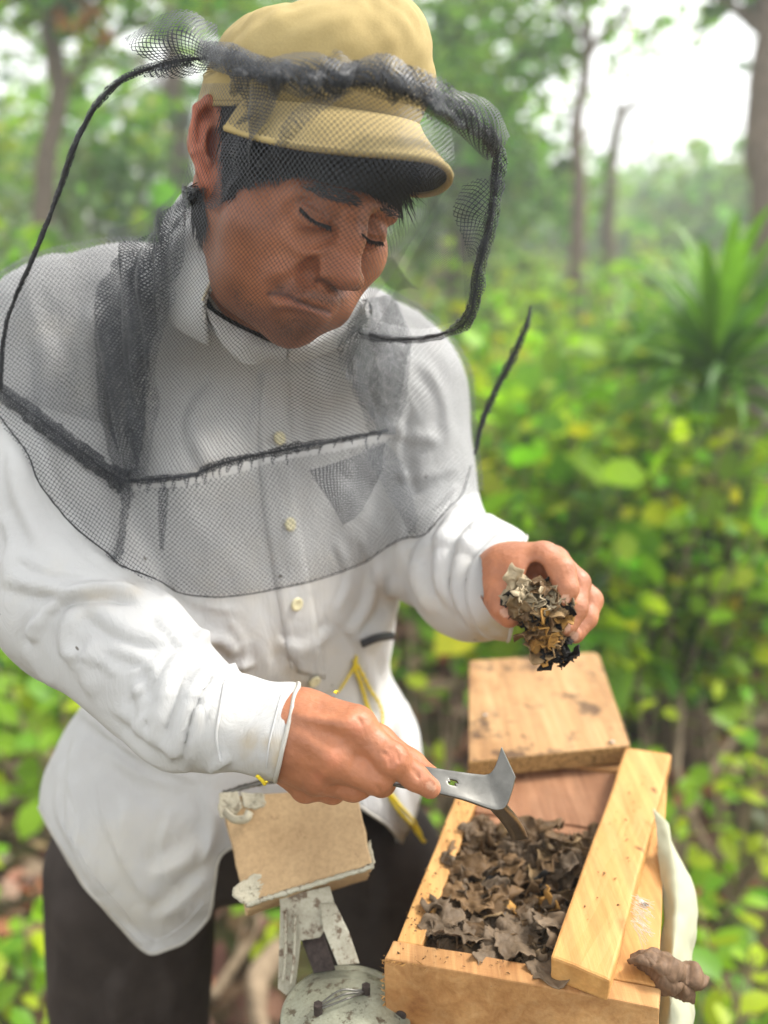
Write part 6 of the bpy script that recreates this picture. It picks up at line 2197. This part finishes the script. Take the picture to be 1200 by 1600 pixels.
for (px, py, d), where in zip(ys, spots):
    q = W(px, py, d); b = (q[0], q[1], gz(q[0], q[1]))
    shrub(b, (q[2] - b[2]) * 1.12, .38, 14, 360, .06 + .05 * rs.rand() ** 2, MX, 'bright green leafy bush ' + where, 'bushes right of the man', rs, False)
for i, (px, py, d, where) in enumerate([(20, 480, 4.0, 'at the far left edge behind the veil wire'), (150, 400, 4.6, 'behind the veil wire at left'), (260, 330, 5.0, 'behind the ear'), (-20, 700, 3.2, 'hidden partly by the left shoulder'), (0, 1000, 2.9, 'low at the left edge behind the sleeve')]):
    q = W(px, py, d); b = (q[0], q[1], gz(q[0], q[1]))
    shrub(b, (q[2] - b[2]) * 1.1, .5, 14, 460, .10, [.12, .34, .06, .38, .10], 'dark green bush ' + where, 'bushes left of the man', rs, False)


# spiky plant on a short trunk
def sword_leaf(L, w):
    n = 12; V = []
    for i in range(n + 1):
        t = i / n; ww = w * (math.sin(min(1, t * 1.6 + .18) * math.pi / 2)) * (1 - t ** 3.5) + .001
        x = L * t * math.cos(.55 * t * t); z = -L * .34 * t ** 2.4
        V += [(x, -ww / 2, z + ww * .2), (x, 0, z), (x, ww / 2, z + ww * .2)]
    Fc = []
    for i in range(n):
        a = 3 * i; Fc += [(a, a + 3, a + 4, a + 1), (a + 1, a + 4, a + 5, a + 2)]
    return np.array(V), Fc
def spiky(px, py, d, L, nleaf, label, trunk=True):
    q = W(px, py, d); b = np.array([q[0], q[1], gz(q[0], q[1])])
    r_ = empty('spiky_plant', tuple(b)); tag(r_, label, 'plant')
    tube('trunk', [b, (b + q) / 2 + [.03, 0, 0], q], [.04, .03], M['bark'], r_, n=14, sides=10, jitter=.15)
    data = []
    for c in (G_MID * .7, G_DARK * 1.2, G_MID):
        v, f = sword_leaf(1.0, .085); data.append(mesh_np('sword_leaf', v, f, M['leaf'], None, col=np.tile(c, (len(v), 1)), link_it=False))
    for i in range(nleaf):
        o = bpy.data.objects.new('sword_leaf', data[rs.randint(3)]); COL.objects.link(o); o.parent = r_
        o.location = Vector(q) - Vector(b) + Vector((0, 0, rs.uniform(-.05, .03)))
        el = rs.uniform(-.1, 1.5) ; s = L * rs.uniform(.7, 1.15)
        o.rotation_euler = Euler((rs.randn() * .2, -el, rs.rand() * 6.283), 'XYZ'); o.scale = (s, s * 1.0, s)
spiky(1115, 590, 2.7, .56, 95, 'spiky plant of long sword leaves on a short trunk')
spiky(1000, 560, 4.2, .42, 40, 'smaller pale spiky plant behind the big one')

# trees
def tree(path, rad, branches_, label, crown=None, name='tree', leaf=.10, cols=None, wts=None, mat='bark'):
    """path: world points of the trunk; crown: list of (centre, radii, clumps, leaves, spread)"""
    r_ = empty(name, tuple(path[0])); tag(r_, label, 'tree')
    V, Fc, uv = tube_np(path, rad, n=40, sides=12, jitter=.06, seed=3)
    V = V + vfbm(V * 3, 2, 4)[:, None] * rad[0] * .35
    mesh_np('trunk', V, Fc, M[mat], r_)
    for bp_, br in branches_:
        V, Fc, uv = tube_np(bp_, [br, br * .3], n=24, sides=8, jitter=.1); mesh_np('limb', V, Fc, M[mat], r_)
    if crown:
        L = []
        for c, r, k, n, sp in crown:
            P, i = clusters(rs, c, r, k, n, sp)
            L.append(leaves_np(rs, P, leaf, pick(rs, i, k, cols or [G_BRIGHT, G_MID, G_DARK, G_OLD], wts or [.35, .35, .15, .15]), up=.5))
        V, Fc, c = join(L)
        o = mesh_np('crown', V, Fc, M['leaf'], r_, col=c); o['kind'] = 'stuff'
    return r_


def wp(px, py, d): return W(px, py, d)
def base_of(px, d):
    q = W(px, 500, d); return np.array([q[0], q[1], gz(q[0], q[1])])


d = 7.0
tree([base_of(908, d), wp(905, 360, d), wp(903, 200, d), wp(915, 90, d), wp(912, 0, d), wp(900, -200, d)], [.065, .052, .048, .042],
     [([wp(915, 90, d), wp(950, 45, d), wp(985, 15, d), wp(1020, -30, d)], .04), ([wp(905, 60, d), wp(880, 20, d), wp(860, -30, d)], .035), ([wp(904, 230, d), wp(930, 190, d + .2), wp(960, 120, d + .2)], .018)],
     'slim straight tree trunk forking at the top right of the man', [(wp(800, -30, 7), (1.0, 1.2, .75), 26, 1500, .13), (wp(745, 130, 7.5), (.62, 1.0, .5), 16, 900, .12), (wp(905, -60, 7), (.6, .8, .35), 8, 300, .11)], leaf=.10)
d = 9.5
tree([base_of(955, d), wp(952, 330, d), wp(955, 250, d), wp(968, 185, d), wp(985, 165, d)], [.075, .062, .05],
     [([wp(985, 165, d), wp(1020, 155, d), wp(1060, 145, d), wp(1100, 120, d)], .035), ([wp(968, 185, d), wp(955, 130, d), wp(960, 60, d)], .03), ([wp(1020, 155, d), wp(1035, 120, d), wp(1040, 60, d)], .022)],
     'crooked tree with a level branch between the slim trunk and the right edge', [(wp(1010, 60, d), (.85, .8, .55), 10, 200, .14), (wp(950, 240, d), (.5, .6, .4), 6, 60, .13)], leaf=.11, cols=[G_OLD, G_MID, G_BRIGHT], wts=[.4, .3, .3])
d = 5.0
tree([base_of(1215, d), wp(1210, 330, d), wp(1192, 230, d), wp(1202, 120, d), wp(1205, 40, d), wp(1180, -60, d)], [.11, .09, .075],
     [([wp(1204, 60, d), wp(1165, 25, d), wp(1130, 0, d), wp(1090, -30, d)], .045)],
     'dark curved tree trunk at the right edge of the picture', [(wp(1250, -120, d), (.7, .8, .4), 12, 700, .12)], leaf=.09, cols=[G_DARK, G_MID], wts=[.6, .4])
d = 6.0
tree([base_of(60, d), wp(70, 300, d), wp(90, 150, d), wp(70, 0, d), wp(60, -200, d)], [.07, .06, .05],
     [([wp(90, 150, d), wp(150, 80, d), wp(230, 20, d)], .03)],
     'leafy tree over the top left corner', [(wp(60, -10, d), (.8, 1.0, .55), 26, 1300, .11), (wp(90, 200, d + 1), (.8, 1.0, .5), 16, 600, .12), (wp(280, -40, d), (.6, .8, .35), 14, 700, .11)], leaf=.10, cols=[G_YEL, G_BRIGHT, G_MID, G_DARK, np.array([.40, .16, .02])], wts=[.26, .3, .28, .13, .03])
d = 9.0
tree([base_of(300, d), wp(290, 300, d), wp(270, 100, d), wp(280, -100, d)], [.12, .1, .09], [([wp(275, 160, d), wp(220, 100, d), wp(150, 60, d)], .04)],
     'grey-green tree behind the left side of the veil', [(wp(200, 330, d), (1.6, 1.2, 1.1), 34, 1800, .20), (wp(420, 60, d), (1.3, 1.2, .8), 18, 800, .2)], leaf=.13, cols=[G_OLD, G_MID, G_DARK, G_BRIGHT], wts=[.4, .3, .2, .1])
d = 10.
tree([base_of(720, d), wp(715, 300, d), wp(700, 100, d), wp(705, -100, d)], [.13, .11, .1], [],
     'green tree behind the cap and right veil hoop', [(wp(700, 260, d), (1.4, 1.2, 1.3), 32, 1700, .20), (wp(650, 40, d), (1.2, 1.2, .6), 18, 800, .2), (wp(820, 330, d), (1.0, 1.2, .7), 16, 700, .2)], leaf=.14, cols=[G_OLD, G_MID, G_DARK, G_BRIGHT], wts=[.3, .35, .15, .2])

# far wood
L = []
for i in range(58):
    x = rs.uniform(-22, 24) if i < 44 else rs.uniform(6, 16); y = rs.uniform(16, 34); base = gz(x, y)
    lowr = 1.0 if x > 4 else 1.0
    top = rs.uniform(1.0, 1.9) if 2 < x / y * 20 < 14 else rs.uniform(2.5, 6)
    k = 14
    P, ii = clusters(rs, (x, y, base + top * .5), (2.0, 1.6, top * .55), k, 420, .45)
    L.append(leaves_np(rs, P, .34, pick(rs, ii, k, [G_OLD, G_MID, G_BRIGHT, G_DARK], [.3, .3, .25, .15]), up=.5))
V, Fc, c = join(L)
o = mesh_np('distant_wood', V, Fc, M['leaf'], None, col=c)
tag(o, 'pale hazy mass of woodland in the distance', 'woodland', kind='stuff')
# undergrowth between
L = []
for i in range(130):
    y = rs.uniform(5.2, 14); x = rs.uniform(-.75, .75) * y if i < 70 else rs.uniform(-2, 2) * y
    k = 7; hh = rs.uniform(.4, .95)
    P, ii = clusters(rs, (x, y, gz(x, y) + hh * .5), (.8, .6, hh * .6), k, 300, .16)
    L.append(leaves_np(rs, P, .14, pick(rs, ii, k, [G_BRIGHT, G_MID, G_YEL, G_DARK], [.45, .2, .3, .05]), up=.6))
V, Fc, c = join(L)
o = mesh_np('undergrowth', V, Fc, M['leaf'], None, col=c)
tag(o, 'dense green undergrowth covering the ground beyond the bushes', 'undergrowth', kind='stuff')

# morning haze between the trees
if HAZE:
    bm = bmesh.new(); bmesh.ops.create_cube(bm, size=1.0); me = bpy.data.meshes.new('haze'); bm.to_mesh(me); bm.free()
    hz = bpy.data.objects.new('haze', me); COL.objects.link(hz); hz.location = (0, 20, 6); hz.scale = (110, 130, 18)
    m = bpy.data.materials.new('haze_air'); m.use_nodes = True; nt = m.node_tree; nt.nodes.clear()
    out = nt.nodes.new('ShaderNodeOutputMaterial'); pv = nt.nodes.new('ShaderNodeVolumePrincipled')
    pv.inputs['Color'].default_value = (.93, .97, .95, 1); pv.inputs['Density'].default_value = HAZE
    pv.inputs['Anisotropy'].default_value = .3
    nt.links.new(pv.outputs[0], out.inputs['Volume']); me.materials.append(m); hz['kind'] = 'stuff'; hz['label'] = 'thin pale morning haze hanging between the trees'; hz['category'] = 'haze'
